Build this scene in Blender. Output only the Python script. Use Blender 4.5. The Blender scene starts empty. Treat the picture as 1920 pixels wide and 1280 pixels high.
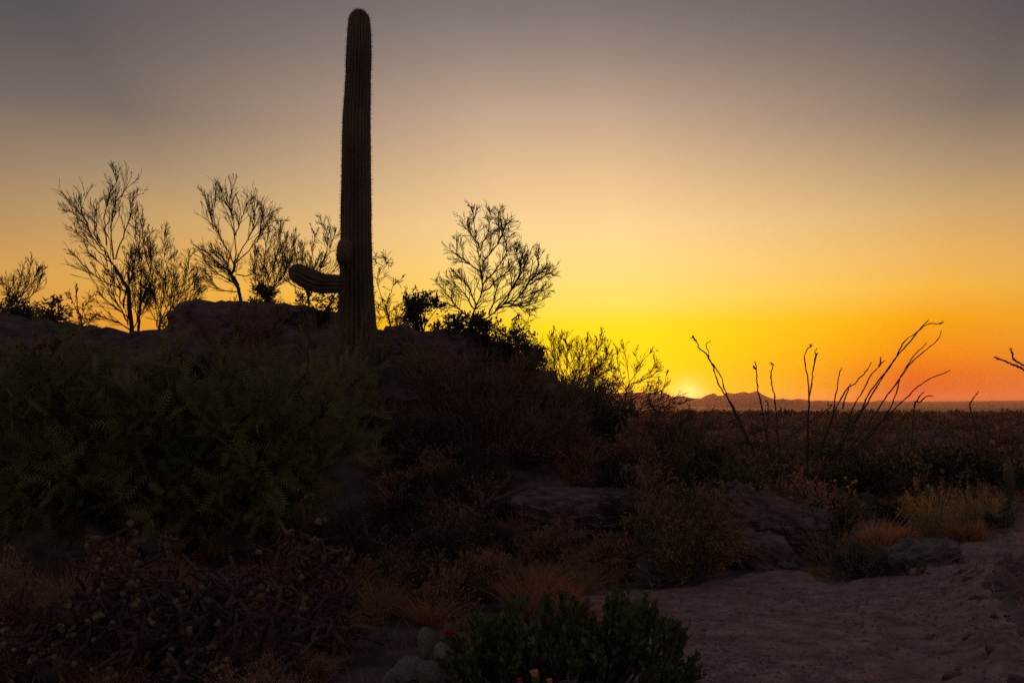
import bpy, math, random
import numpy as np
from mathutils import noise, Vector, Matrix
R = math.radians
rng = np.random.default_rng(11)
random.seed(5)
scene = bpy.context.scene
col = scene.collection

# ------------------------------------------------------------------ camera
EYE = 1.6
FPX = 1866.7            # 35 mm lens in pixels of a 1920 px wide frame
HORIZON = 757.0         # row of the eye level in that frame
PITCH = math.atan((HORIZON - 640) / FPX)
cam_d = bpy.data.cameras.new('camera')
cam_d.lens = 35; cam_d.sensor_width = 36
cam_d.clip_start = 0.05; cam_d.clip_end = 60000
cam = bpy.data.objects.new('camera', cam_d); col.objects.link(cam)
cam.location = (0, 0, EYE)
cam.rotation_euler = (math.pi / 2 + PITCH, 0, 0)
scene.camera = cam
scene.cycles.use_denoising = False
scene.cycles.use_adaptive_sampling = False
scene.cycles.sample_clamp_indirect = 0.5
scene.cycles.sample_clamp_direct = 1.6

# ------------------------------------------------------------------ sky, sun, exposure
SUN_AZ = math.atan((1285 - 960) / FPX)      # to the right of straight ahead (+Y)
SUN_EL = R(1.3)
HAZE = 3.2e-5                               # haze density per metre
vs = scene.view_settings
vs.view_transform = 'Standard'; vs.look = 'None'; vs.exposure = 0.0; vs.gamma = 1.0
vs.use_curve_mapping = False

def lin(c):
    return tuple((v / 255 / 12.92) if v / 255 <= 0.04045 else ((v / 255 + 0.055) / 1.055) ** 2.4 for v in c[:3])

def make_world():
    w = bpy.data.worlds.new('World'); scene.world = w; w.use_nodes = True
    nt = w.node_tree; N = nt.nodes; L = nt.links; N.clear()
    def nd(t, **k):
        n = N.new(t)
        for a, b in k.items(): setattr(n, a, b)
        return n
    def mth(op, a, b=None):
        n = nd('ShaderNodeMath', operation=op)
        for i, v in enumerate((a, b)):
            if v is None: continue
            if isinstance(v, (int, float)): n.inputs[i].default_value = v
            else: L.new(v, n.inputs[i])
        return n.outputs[0]
    out = nd('ShaderNodeOutputWorld'); bg = nd('ShaderNodeBackground')
    tc = nd('ShaderNodeTexCoord')
    nrm = nd('ShaderNodeVectorMath', operation='NORMALIZE'); L.new(tc.outputs['Generated'], nrm.inputs[0])
    sep = nd('ShaderNodeSeparateXYZ'); L.new(nrm.outputs[0], sep.inputs[0])
    # elevation 0..1 (square root so that the stops are dense near the horizon)
    el = mth('ARCSINE', sep.outputs[2])
    pos = mth('POWER', mth('MAXIMUM', mth('MULTIPLY', el, 2 / math.pi), 0.0), 0.5)
    # azimuth distance from the sunset
    az = mth('ARCTAN2', sep.outputs[0], sep.outputs[1])
    da = mth('ABSOLUTE', mth('ADD', mth('SUBTRACT', az, math.atan((1160 - 960) / FPX)), mth('MULTIPLY', mth('MINIMUM', mth('MAXIMUM', el, 0.0), 0.4), 0.25)))
    da = mth('MINIMUM', da, mth('SUBTRACT', 2 * math.pi, da))
    dadeg = mth('DIVIDE', mth('MULTIPLY', da, 180 / math.pi), mth('ADD', mth('MULTIPLY', mth('MAXIMUM', el, 0.0), 1.75), 0.85))
    def ramp(stops, k=1.0):
        r = nd('ShaderNodeValToRGB'); cr = r.color_ramp; cr.interpolation = 'LINEAR'
        st = [(math.sqrt(max(e, 0) * (k if e < 25 else 1) / 90), lin(c)) for e, c in stops]
        cr.elements[0].position = st[0][0]; cr.elements[0].color = (*st[0][1], 1)
        cr.elements[1].position = st[-1][0]; cr.elements[1].color = (*st[-1][1], 1)
        for p, c in st[1:-1]:
            e = cr.elements.new(p); e.color = (*c, 1)
        L.new(pos, r.inputs[0]); return r.outputs[0]
    HI = [(28, (100, 95, 98)), (40, (94, 90, 97)), (65, (87, 86, 97)), (90, (86, 86, 98))]
    r0 = ramp([(0.0, (255, 190, 10)), (0.6, (255, 208, 10)), (1.6, (255, 214, 0)), (3.6, (255, 220, 0)), (4.6, (255, 220, 28)),
               (6.0, (255, 221, 98)), (8.0, (255, 218, 132)), (10.2, (250, 211, 148)), (12.7, (232, 193, 144)),
               (16.6, (190, 162, 139)), (19.4, (152, 135, 124)), (22, (124, 114, 111)), (24, (116, 107, 107))] + HI)
    r1 = ramp([(0.0, (168, 66, 34)), (0.7, (186, 74, 24)), (1.8, (216, 98, 6)), (3.2, (234, 134, 0)), (5.2, (240, 160, 2)),
               (7.0, (240, 178, 64)), (9.0, (228, 174, 92)), (11.5, (204, 165, 108)), (14, (170, 143, 110)),
               (17.5, (120, 107, 98)), (21, (96, 89, 87)), (23, (86, 81, 83)), (28, (80, 77, 81)), (40, (79, 78, 86)), (65, (84, 84, 95)), (90, (86, 86, 98))], 0.89)
    r2 = ramp([(0.0, (196, 96, 52)), (2.0, (216, 128, 48)), (5.0, (222, 152, 58)), (8.0, (202, 152, 82)), (11, (158, 126, 92)),
               (14, (126, 105, 90)), (17.5, (106, 94, 89)), (21, (88, 82, 83)), (23, (82, 77, 80)), (28, (78, 75, 80)), (40, (78, 77, 86)), (65, (84, 84, 95)), (90, (86, 86, 98))], 0.88)
    r3 = ramp([(0.0, (118, 92, 95)), (6, (148, 115, 115)), (14, (142, 116, 117)), (28, (122, 108, 111)), (50, (102, 97, 103)), (90, (86, 86, 98))])
    def mix(f, a, b):
        m = nd('ShaderNodeMix', data_type='RGBA'); L.new(f, m.inputs[0]); L.new(a, m.inputs[6]); L.new(b, m.inputs[7]); return m.outputs[2]
    def mr(a, b):
        m = nd('ShaderNodeMapRange', interpolation_type='LINEAR'); L.new(dadeg, m.inputs[0])
        m.inputs[1].default_value = a; m.inputs[2].default_value = b; return m.outputs[0]
    c = mix(mr(2.5, 18), r0, r1); c = mix(mr(18, 33), c, r2); c = mix(mr(40, 130), c, r3)
    # pale aureole where the sun sits on the ridge
    sd = nd('ShaderNodeVectorMath', operation='DOT_PRODUCT'); L.new(nrm.outputs[0], sd.inputs[0])
    e0 = R(0.42); a0 = math.atan((1290 - 960) / FPX)
    sd.inputs[1].default_value = (math.sin(a0) * math.cos(e0), math.cos(a0) * math.cos(e0), math.sin(e0))
    ang = mth('ARCCOSINE', mth('MINIMUM', sd.outputs['Value'], 1.0))
    g = mth('POWER', 2.718, mth('MULTIPLY', mth('POWER', mth('MULTIPLY', ang, 180 / math.pi / 0.8), 2.0), -1.0))
    add = nd('ShaderNodeMix', data_type='RGBA', blend_type='ADD'); L.new(g, add.inputs[0]); L.new(c, add.inputs[6])
    add.inputs[7].default_value = (0.5, 0.36, 0.22, 1)
    # the low sky is bright enough to shine through kilometres of haze
    gain = mth('POWER', 2.718, mth('MULTIPLY', mth('DIVIDE', 190.0, mth('MAXIMUM', sep.outputs[2], 0.0085)), HAZE * 0.85))
    gn = nd('ShaderNodeVectorMath', operation='SCALE'); L.new(add.outputs[2], gn.inputs[0]); L.new(gain, gn.inputs['Scale'])
    # physical sky adds its own dusk light to the whole dome
    sky = nd('ShaderNodeTexSky'); sky.sky_type = 'NISHITA'; sky.sun_disc = False
    sky.sun_elevation = SUN_EL; sky.sun_rotation = SUN_AZ; sky.air_density = 1.0; sky.dust_density = 2.0
    sc2 = nd('ShaderNodeMix', data_type='RGBA', blend_type='ADD'); sc2.inputs[0].default_value = 0.004
    L.new(gn.outputs[0], sc2.inputs[6]); L.new(sky.outputs[0], sc2.inputs[7])
    L.new(sc2.outputs[2], bg.inputs[0]); bg.inputs[1].default_value = 1.0
    L.new(bg.outputs[0], out.inputs[0])
make_world()

sun_d = bpy.data.lights.new('sun', 'SUN'); sun_d.energy = 1.1; sun_d.angle = R(1.0); sun_d.color = (1.0, 0.42, 0.14)
sun = bpy.data.objects.new('sun', sun_d); col.objects.link(sun)
sdir = Vector((math.sin(SUN_AZ) * math.cos(SUN_EL), math.cos(SUN_AZ) * math.cos(SUN_EL), math.sin(SUN_EL)))
sun.rotation_euler = (-sdir).to_track_quat('-Z', 'Y').to_euler()
sun.location = (20, 60, 30)

# ------------------------------------------------------------------ helpers
def P(px, py, d):
    """point at forward distance d metres on the sight line of a picture position"""
    cx = (px - 960) / FPX; cy = (640 - py) / FPX
    Y = math.cos(PITCH) - cy * math.sin(PITCH); Z = math.sin(PITCH) + cy * math.cos(PITCH)
    s = d / Y
    return np.array((cx * s, d, EYE + Z * s))

def X(px, d): return (px - 960) / FPX * d / math.cos(PITCH)

def ss(a, b, x):
    t = np.clip((x - a) / (b - a), 0, 1); return t * t * (3 - 2 * t)

def norm(v):
    v = np.asarray(v, float); return v / (np.linalg.norm(v) + 1e-9)

RIDGE_X = np.array([-30, -14, -8.9, -7.9, -7.1, -6.6, -5.8, -4.0, -2.4, -1.2, -0.55, 0.0, 0.36, 0.73, 1.27, 2.2, 3.6, 6.0])
RIDGE_Z = np.array([2.6, 2.9, 2.98, 2.96, 2.78, 2.70, 2.70, 2.78, 2.84, 2.76, 2.67, 2.48, 2.20, 1.80, 1.45, 0.9, 0.1, -0.3])
BASE_Y = np.array([-60, 0, 9, 12, 14, 18, 22, 25, 32, 45, 80, 160, 260, 340, 900, 2500, 60000])
BASE_Z = np.array([0.0, 0.0, 0.0, 0.0, -0.1, -0.32, -0.5, -0.9, -1.6, -1.75, -1.5, -1.2, -1.25, -2.2, -9, -22, -22])

def fbm(x, y, z=0.0, o=4): return noise.fractal(Vector((x, y, z)), 1.0, 2.0, o)

def H0(x, y):
    b = np.interp(y, BASE_Y, BASE_Z)
    b = b + 0.055 * np.clip(x - 3.0, 0, 12) * ss(4, 9, y) * (1 - ss(13, 24, y))
    zr = np.interp(x, RIDGE_X, RIDGE_Z)
    w = ss(9.8, 16.8, y) * (1 - ss(17.6, 34, y)) * (1 - ss(2.0, 6.0, x)) * ss(-60, -30, x)
    return b + (zr - b) * w

def H(x, y):
    h = float(H0(x, y))
    d = math.hypot(x, y)
    n = 0.05 * fbm(x * 0.35, y * 0.35, 3.1, 3) + 0.018 * fbm(x * 1.9, y * 1.9, 7.7, 4)
    hill = float(ss(10.8, 13, y) * (1 - ss(19, 24, y)) * (1 - ss(3.0, 4.5, x)))
    n += hill * (0.16 * abs(fbm(x * 0.9, y * 0.9, 1.3, 4)) + 0.05 * fbm(x * 3, y * 3, 4.0, 3))
    bank = float(ss(.40, .50, x / max(y, .1)) * (1 - ss(8.6, 9.6, y)) * ss(4, 5.5, y)) if 3 < y < 10 else 0.0
    n += bank * (0.10 + 0.16 * abs(fbm(x * 1.6, y * 2.2, 14.0, 4)) + 0.05 * fbm(x * 6, y * 6, 2.0, 3))
    if d > 25: n += min(1.0, (d - 25) / 40) * 0.5 * fbm(x * 0.045, y * 0.045, 9.0, 3)
    return h + n

ORI = {}
class MB:
    """mesh builder: collects tubes, triangles and quads, built in one go as ONE mesh object"""
    def __init__(s): s.t = {}; s.v = []; s.q = []; s.f3 = []; s.n = 0; s.mq = []; s.m3 = []
    def tube(s, pts, rad, sides=4, m=0):
        pts = np.asarray(pts, float); s.t.setdefault((len(pts), sides, m), []).append((pts, np.broadcast_to(np.asarray(rad, float), (len(pts),))))
    def add(s, verts, tris=None, quads=None, m=0):
        verts = np.asarray(verts, float).reshape(-1, 3); s.v.append(verts)
        if tris is not None and len(tris): a = np.asarray(tris).reshape(-1, 3) + s.n; s.f3.append(a); s.m3.append(np.full(len(a), m))
        if quads is not None and len(quads): a = np.asarray(quads).reshape(-1, 4) + s.n; s.q.append(a); s.mq.append(np.full(len(a), m))
        s.n += len(verts)
    def flush(s):
        for (n, k, m), L in s.t.items():
            Pp = np.array([a for a, b in L]); Rr = np.array([b for a, b in L]); T = len(L)
            tan = np.gradient(Pp, axis=1); tan /= np.linalg.norm(tan, axis=2, keepdims=True) + 1e-9
            ref = np.where(np.abs(tan[:, :, 2:3]) > 0.9, np.array([1., .2, 0]), np.array([.1, .2, 1.]))
            ref = np.broadcast_to(ref[:, :1], tan.shape)
            u = np.cross(tan, ref); u /= np.linalg.norm(u, axis=2, keepdims=True) + 1e-9
            w = np.cross(tan, u)
            a = np.arange(k) * 2 * np.pi / k
            V = Pp[:, :, None] + Rr[:, :, None, None] * (u[:, :, None] * np.cos(a)[:, None] + w[:, :, None] * np.sin(a)[:, None])
            i = np.arange(n - 1)[:, None]; j = np.arange(k)[None]; j2 = (j + 1) % k
            F = np.stack([i * k + j, i * k + j2, (i + 1) * k + j2, (i + 1) * k + j], -1).reshape(-1, 4)
            Q = (F[None] + (np.arange(T) * n * k)[:, None, None]).reshape(-1, 4)
            s.add(V.reshape(-1, 3), None, Q, m)
            cap = np.stack([np.zeros(k - 2, int), np.arange(1, k - 1), np.arange(2, k)], -1) + (n - 1) * k
            C = (cap[None] + (np.arange(T) * n * k)[:, None, None]).reshape(-1, 3) + (s.n - len(V.reshape(-1, 3)))
            s.f3.append(C); s.m3.append(np.full(len(C), m))
        s.t = {}
    def mesh(s, name, mats, origin=(0, 0, 0), smooth=True):
        s.flush()
        me = bpy.data.meshes.new(name)
        if not s.v: return me
        V = np.concatenate(s.v) - np.asarray(origin)
        Q = np.concatenate(s.q) if s.q else np.zeros((0, 4), int); T = np.concatenate(s.f3) if s.f3 else np.zeros((0, 3), int)
        me.vertices.add(len(V)); me.vertices.foreach_set('co', V.astype(np.float32).ravel())
        loops = np.concatenate([Q.ravel(), T.ravel()]).astype(np.int32)
        me.loops.add(len(loops)); me.loops.foreach_set('vertex_index', loops)
        tot = np.concatenate([np.full(len(Q), 4), np.full(len(T), 3)]).astype(np.int32)
        st = np.concatenate([[0], np.cumsum(tot)[:-1]]).astype(np.int32)
        me.polygons.add(len(tot)); me.polygons.foreach_set('loop_start', st); me.polygons.foreach_set('loop_total', tot)
        mi = np.concatenate([np.concatenate(s.mq) if s.mq else np.zeros(0), np.concatenate(s.m3) if s.m3 else np.zeros(0)]).astype(np.int32)
        me.polygons.foreach_set('material_index', mi)
        me.polygons.foreach_set('use_smooth', np.full(len(tot), bool(smooth)))
        for m in (mats if isinstance(mats, (list, tuple)) else [mats]): me.materials.append(m)
        me.update(calc_edges=True); me.validate()
        return me
    def obj(s, name, mats, parent=None, origin=None, smooth=True, kind=None):
        if origin is None: origin = ORI.get(parent.name, (0, 0, 0)) if parent else (0, 0, 0)
        o = bpy.data.objects.new(name, s.mesh(name, mats, origin, smooth)); col.objects.link(o)
        if parent: o.parent = parent; ORI[o.name] = origin
        else: o.location = origin; ORI[o.name] = origin
        if kind: o['kind'] = kind
        return o

LABELS = {}
def tag(o, label, cat, group=None):
    o['label'] = label; o['category'] = cat
    if group: o['group'] = group
    return o
def thing(name, label, cat, loc, group=None):
    o = bpy.data.objects.new(name, None); col.objects.link(o); o.location = tuple(loc); o.empty_display_size = 0.1
    ORI[o.name] = np.asarray(loc, float)
    return tag(o, label, cat, group)
def inst(name, me, parent, M, kind=None):
    """a part that shares mesh data; M is its world matrix"""
    o = bpy.data.objects.new(name, me); col.objects.link(o); o.parent = parent
    l = ORI[parent.name]
    o.matrix_local = Matrix.Translation((-l[0], -l[1], -l[2])) @ M
    return o

# ------------------------------------------------------------------ materials
def mat(name, c1, c2, scale=8.0, rough=0.85, transl=0.0, bump=0.0, bscale=40.0, stretch=(1, 1, 1), rnd=0.0, detail=6, spec=0.25, tcol=None):
    m = bpy.data.materials.new(name); m.use_nodes = True
    nt = m.node_tree; N = nt.nodes; L = nt.links
    b = N['Principled BSDF']; out = N['Material Output']
    b.inputs['Roughness'].default_value = rough; b.inputs['Specular IOR Level'].default_value = spec
    tc = N.new('ShaderNodeTexCoord'); mp = N.new('ShaderNodeMapping'); mp.inputs['Scale'].default_value = stretch
    L.new(tc.outputs['Object'], mp.inputs[0])
    n = N.new('ShaderNodeTexNoise'); n.inputs['Scale'].default_value = scale; n.inputs['Detail'].default_value = detail; n.inputs['Roughness'].default_value = 0.6
    L.new(mp.outputs[0], n.inputs['Vector'])
    r = N.new('ShaderNodeValToRGB'); r.color_ramp.elements[0].position = 0.34; r.color_ramp.elements[1].position = 0.68
    r.color_ramp.elements[0].color = (*c1, 1); r.color_ramp.elements[1].color = (*c2, 1)
    L.new(n.outputs['Fac'], r.inputs[0]); colr = r.outputs[0]
    if rnd:
        oi = N.new('ShaderNodeObjectInfo'); hs = N.new('ShaderNodeHueSaturation')
        mr = N.new('ShaderNodeMapRange'); mr.inputs[3].default_value = 1 - rnd; mr.inputs[4].default_value = 1 + rnd
        L.new(oi.outputs['Random'], mr.inputs[0]); L.new(mr.outputs[0], hs.inputs['Value'])
        mr2 = N.new('ShaderNodeMapRange'); mr2.inputs[3].default_value = 0.5 - rnd * 0.06; mr2.inputs[4].default_value = 0.5 + rnd * 0.06
        L.new(oi.outputs['Random'], mr2.inputs[0]); L.new(mr2.outputs[0], hs.inputs['Hue'])
        L.new(colr, hs.inputs['Color']); colr = hs.outputs[0]
    L.new(colr, b.inputs['Base Color'])
    if bump:
        n2 = N.new('ShaderNodeTexNoise'); n2.inputs['Scale'].default_value = bscale; n2.inputs['Detail'].default_value = 8
        L.new(mp.outputs[0], n2.inputs['Vector'])
        bp = N.new('ShaderNodeBump'); bp.inputs['Strength'].default_value = bump; bp.inputs['Distance'].default_value = 0.03
        L.new(n2.outputs['Fac'], bp.inputs['Height']); L.new(bp.outputs[0], b.inputs['Normal'])
    if transl:
        tr = N.new('ShaderNodeBsdfTranslucent'); mx = N.new('ShaderNodeMixShader'); mx.inputs[0].default_value = transl
        if tcol: tr.inputs[0].default_value = (*tcol, 1)
        else: L.new(colr, tr.inputs[0])
        L.new(b.outputs[0], mx.inputs[1]); L.new(tr.outputs[0], mx.inputs[2]); L.new(mx.outputs[0], out.inputs[0])
    return m

M = {}
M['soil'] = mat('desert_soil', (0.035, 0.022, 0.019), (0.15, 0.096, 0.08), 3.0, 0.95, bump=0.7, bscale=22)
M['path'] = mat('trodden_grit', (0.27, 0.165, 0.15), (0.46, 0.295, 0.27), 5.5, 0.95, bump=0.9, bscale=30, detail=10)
def trodden(m):
    nt = m.node_tree; N = nt.nodes; L = nt.links; b = N['Principled BSDF']; old = b.inputs['Base Color'].links[0].from_socket
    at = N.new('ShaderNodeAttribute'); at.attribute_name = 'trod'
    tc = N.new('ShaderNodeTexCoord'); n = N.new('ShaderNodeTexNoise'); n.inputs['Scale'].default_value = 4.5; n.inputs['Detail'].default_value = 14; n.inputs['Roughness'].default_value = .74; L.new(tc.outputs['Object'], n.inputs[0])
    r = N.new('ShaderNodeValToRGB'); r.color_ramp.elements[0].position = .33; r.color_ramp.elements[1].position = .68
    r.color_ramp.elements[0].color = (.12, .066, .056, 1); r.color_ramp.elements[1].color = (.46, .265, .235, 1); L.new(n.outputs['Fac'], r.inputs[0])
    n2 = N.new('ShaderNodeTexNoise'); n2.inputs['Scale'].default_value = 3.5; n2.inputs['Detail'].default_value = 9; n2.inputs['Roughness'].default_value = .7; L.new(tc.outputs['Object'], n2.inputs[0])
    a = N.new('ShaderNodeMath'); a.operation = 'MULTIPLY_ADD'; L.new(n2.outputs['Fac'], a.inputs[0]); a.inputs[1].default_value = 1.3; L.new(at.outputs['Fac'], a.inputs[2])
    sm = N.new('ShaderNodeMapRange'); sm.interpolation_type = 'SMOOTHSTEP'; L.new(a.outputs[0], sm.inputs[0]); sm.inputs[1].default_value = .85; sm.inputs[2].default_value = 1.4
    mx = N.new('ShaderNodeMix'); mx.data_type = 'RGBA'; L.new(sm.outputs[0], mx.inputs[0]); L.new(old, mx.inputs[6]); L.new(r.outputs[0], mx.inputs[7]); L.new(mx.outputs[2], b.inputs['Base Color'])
trodden(M['soil']); trodden(M['path'])
def trod_attr(o):
    me = o.data; n = len(me.vertices); co = np.empty(n * 3, np.float32); me.vertices.foreach_get('co', co); co = co.reshape(-1, 3)
    A = np.array(PATH_POLY); B = np.roll(A, -1, 0); w = np.zeros(n, np.float32)
    idx = np.where((co[:, 0] > -1.5) & (co[:, 0] < 12) & (co[:, 1] > 1) & (co[:, 1] < 16))[0]
    p = co[idx, :2]; d = np.full(len(idx), 1e9)
    for a, b in zip(A, B):
        ab = b - a; t = np.clip(((p - a) @ ab) / (ab @ ab), 0, 1); d = np.minimum(d, np.linalg.norm(p - (a + t[:, None] * ab), axis=1))
    sgn = np.array([1 if in_poly(x, y, PATH_POLY) else -1 for x, y in p]); w[idx] = np.clip(.5 + sgn * d / .9, 0, 1)
    at = me.attributes.new('trod', 'FLOAT', 'POINT'); at.data.foreach_set('value', w)
M['rock'] = mat('banded_gneiss', (0.05, 0.033, 0.03), (0.22, 0.15, 0.135), 5.0, 0.9, bump=1.0, bscale=9, stretch=(1, 1, 3.5), detail=10)
M['rock_d'] = mat('weathered_rock', (0.055, 0.038, 0.036), (0.19, 0.128, 0.118), 4.0, 0.92, bump=1.0, bscale=9, stretch=(1, 1, 2.5), detail=10)
M['slab'] = mat('grey_slab_rock', (0.055, 0.042, 0.04), (0.22, 0.165, 0.155), 6.0, 0.9, bump=0.8, bscale=14, stretch=(1, 1, 4), detail=10)
M['stone'] = mat('path_stone', (0.14, 0.10, 0.09), (0.40, 0.32, 0.29), 14.0, 0.9, bump=0.5, rnd=0.35)
M['bark'] = mat('dark_bark', (0.025, 0.018, 0.013), (0.075, 0.055, 0.04), 30, 0.9, bump=0.5, bscale=60)
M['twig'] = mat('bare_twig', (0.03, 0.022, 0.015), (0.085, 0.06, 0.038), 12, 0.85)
M['twig_glow_tint'] = mat('glow_painted_twig', (0.42, 0.12, 0.045), (0.58, 0.19, 0.07), 12, 0.8, transl=0.7)  # glow of the low sun behind the twigs is painted into this red
M['twig_brown'] = mat('brown_twig', (0.10, 0.068, 0.045), (0.24, 0.165, 0.11), 10, 0.85)
M['twig_olive'] = mat('olive_twig', (0.11, 0.085, 0.045), (0.22, 0.175, 0.09), 10, 0.85)
M['saguaro'] = mat('saguaro_skin', (0.065, 0.058, 0.036), (0.17, 0.14, 0.09), 2.6, 0.8, bump=0.3, bscale=50, stretch=(1, 1, 0.35))
M['sag_green'] = mat('young_saguaro_skin', (0.05, 0.06, 0.03), (0.10, 0.11, 0.055), 4, 0.8)
M['spine'] = mat('pale_spine', (0.20, 0.15, 0.09), (0.42, 0.34, 0.22), 10, 0.7, transl=0.3)
M['dspine'] = mat('dark_spine', (0.06, 0.045, 0.03), (0.16, 0.12, 0.08), 10, 0.7, transl=0.3)
M['leaf_d'] = mat('dark_leaf', (0.025, 0.032, 0.014), (0.07, 0.075, 0.03), 6, 0.7, transl=0.2)
M['mesq'] = mat('mesquite_leaf', (0.13, 0.13, 0.05), (0.25, 0.235, 0.09), 2.2, 0.75, transl=0.45)
M['catkin'] = mat('catkin_straw', (0.22, 0.15, 0.05), (0.40, 0.28, 0.10), 10, 0.8, transl=0.2)
M['jojoba'] = mat('jojoba_leaf', (0.05, 0.062, 0.024), (0.10, 0.115, 0.045), 9, 0.6, transl=0.18, rnd=0.45)
M['pad'] = mat('prickly_pear_skin', (0.04, 0.05, 0.034), (0.085, 0.098, 0.068), 9, 0.65, bump=0.25, bscale=60, rnd=0.3)
M['pad_pale'] = mat('pale_pear_skin', (0.12, 0.145, 0.11), (0.24, 0.27, 0.205), 9, 0.65, bump=0.25, bscale=60, rnd=0.2)
M['petal'] = mat('peach_petal', (0.62, 0.30, 0.12), (0.80, 0.50, 0.24), 12, 0.6, transl=0.35)
M['magenta'] = mat('magenta_bud', (0.30, 0.03, 0.07), (0.45, 0.08, 0.13), 12, 0.6, transl=0.2)
M['yellow'] = mat('yellow_flower', (0.70, 0.48, 0.07), (0.85, 0.62, 0.14), 12, 0.6, transl=0.5)
M['cholla'] = mat('cholla_joint', (0.05, 0.03, 0.026), (0.17, 0.105, 0.09), 18, 0.9, bump=0.6, bscale=70, rnd=0.35)
M['fruit'] = mat('cholla_fruit', (0.09, 0.066, 0.035), (0.20, 0.15, 0.08), 18, 0.75, rnd=0.45)
M['orange_grass'] = mat('rust_grass', (0.32, 0.145, 0.065), (0.54, 0.27, 0.13), 7, 0.85, transl=0.42)
M['straw'] = mat('straw_grass', (0.24, 0.16, 0.075), (0.46, 0.33, 0.17), 7, 0.85, transl=0.42)
M['brown_brush'] = mat('brown_brush', (0.22, 0.12, 0.075), (0.46, 0.28, 0.175), 6, 0.9, transl=0.3)
M['ochre_brush'] = mat('ochre_brush', (0.20, 0.135, 0.048), (0.40, 0.27, 0.10), 6, 0.9, transl=0.35)
M['greygreen'] = mat('grey_green_leaf', (0.07, 0.075, 0.05), (0.16, 0.17, 0.12), 6, 0.8, transl=0.15)
M['plain_bush'] = mat('plain_shrub', (0.075, 0.052, 0.04), (0.22, 0.148, 0.11), 1.6, 0.9, transl=0.35, rnd=0.65)
M['plain_far'] = mat('far_shrubs', (0.05, 0.034, 0.026), (0.26, 0.165, 0.12), 0.12, 0.9, transl=0.4)
M['plain'] = M['soil']
M['mountain'] = mat('far_mountain', (0.10, 0.07, 0.055), (0.2, 0.14, 0.11), 0.002, 0.95)
M['ocotillo'] = mat('ocotillo_cane', (0.035, 0.028, 0.02), (0.10, 0.075, 0.05), 25, 0.85, bump=0.5, bscale=90)
M['redbud'] = mat('ocotillo_flower', (0.20, 0.04, 0.02), (0.38, 0.08, 0.04), 20, 0.8, transl=0.2)
M['white_wall'] = mat('pale_wall', (0.6, 0.55, 0.5), (0.75, 0.7, 0.65), 0.3, 0.8)

# ------------------------------------------------------------------ setting: ground, mountains
def axis(lo, hi, a, b, step, g=1.09):
    mid = list(np.arange(a, b + 1e-6, step)); s = step; x = b; up = []
    while x < hi: s *= g; x += s; up.append(x)
    s = step; x = a; dn = []
    while x > lo: s *= g; x -= s; dn.append(x)
    return np.array(dn[::-1] + mid + up)

def make_ground():
    xs = axis(-24000, 24000, -9, 9, 0.1, 1.10); ys = axis(-300, 26000, 3.5, 21, 0.1, 1.075)
    nx, ny = len(xs), len(ys)
    XX, YY = np.meshgrid(xs, ys)
    Z = np.array([H(x, y) for x, y in zip(XX.ravel(), YY.ravel())])
    V = np.stack([XX.ravel(), YY.ravel(), Z], 1)
    i = np.arange(ny - 1)[:, None]; j = np.arange(nx - 1)[None]
    Q = np.stack([i * nx + j, i * nx + j + 1, (i + 1) * nx + j + 1, (i + 1) * nx + j], -1).reshape(-1, 4)
    mb = MB(); mb.add(V, None, Q)
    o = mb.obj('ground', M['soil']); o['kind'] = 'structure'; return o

def in_poly(x, y, poly):
    c = False; n = len(poly); j = n - 1
    for i in range(n):
        xi, yi = poly[i]; xj, yj = poly[j]
        if (yi > y) != (yj > y) and x < (xj - xi) * (y - yi) / (yj - yi) + xi: c = not c
        j = i
    return c

def G(px, py, zg=0.0):
    """ground position seen at a picture position, for ground near height zg"""
    d = (EYE - zg) / ((py - HORIZON) / FPX)
    return X(px, d), d
PATH_POLY = [G(*p) for p in ((1060, 1118), (1150, 1100), (1260, 1094), (1380, 1078), (1450, 1058), (1505, 1064), (1545, 1092), (1640, 1084), (1770, 1052))] + \
            [(4.6, 10.6), (6.0, 11.6), (8.0, 12.4), (8.0, 10.6), (4.5, 9.0), (3.7, 8.0), (3.35, 7.0), (3.1, 6.0), (2.75, 5.0), (2.2, 3.0), (0.7, 3.0), (0.75, 5.2), (0.62, 7.3)]
def path_inside(x, y):
    return in_poly(x + 0.12 * fbm(x * 2, y * 2, 2.2, 4), y + 0.15 * fbm(x * 2, y * 2, 5.2, 4), PATH_POLY)

def path_h(x, y):
    e = 0.014 + 0.012 * fbm(x * 4, y * 4, 1.0, 4) + 0.007 * fbm(x * 13, y * 13, 1.0, 4)
    return H(x, y) + max(e, 0.004)

def make_path():
    st = 0.04
    xs = np.arange(0.4, 8.0, st); ys = np.arange(3.6, 12.4, st)
    nx, ny = len(xs), len(ys)
    ins = np.array([[path_inside(x, y) for x in xs] for y in ys])
    V = np.array([(x, y, path_h(x, y) if ins[a, b] else H(x, y) - 0.01) for a, y in enumerate(ys) for b, x in enumerate(xs)])
    Q = []
    for a in range(ny - 1):
        for b in range(nx - 1):
            if ins[a, b] or ins[a + 1, b] or ins[a, b + 1] or ins[a + 1, b + 1]:
                Q.append((a * nx + b, a * nx + b + 1, (a + 1) * nx + b + 1, (a + 1) * nx + b))
    Q = np.array(Q); used = np.unique(Q); mp = -np.ones(len(V), int); mp[used] = np.arange(len(used))
    mb = MB(); mb.add(V[used], None, mp[Q])
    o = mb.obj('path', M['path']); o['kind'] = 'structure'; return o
trod_attr(make_ground()); trod_attr(make_path())

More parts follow.
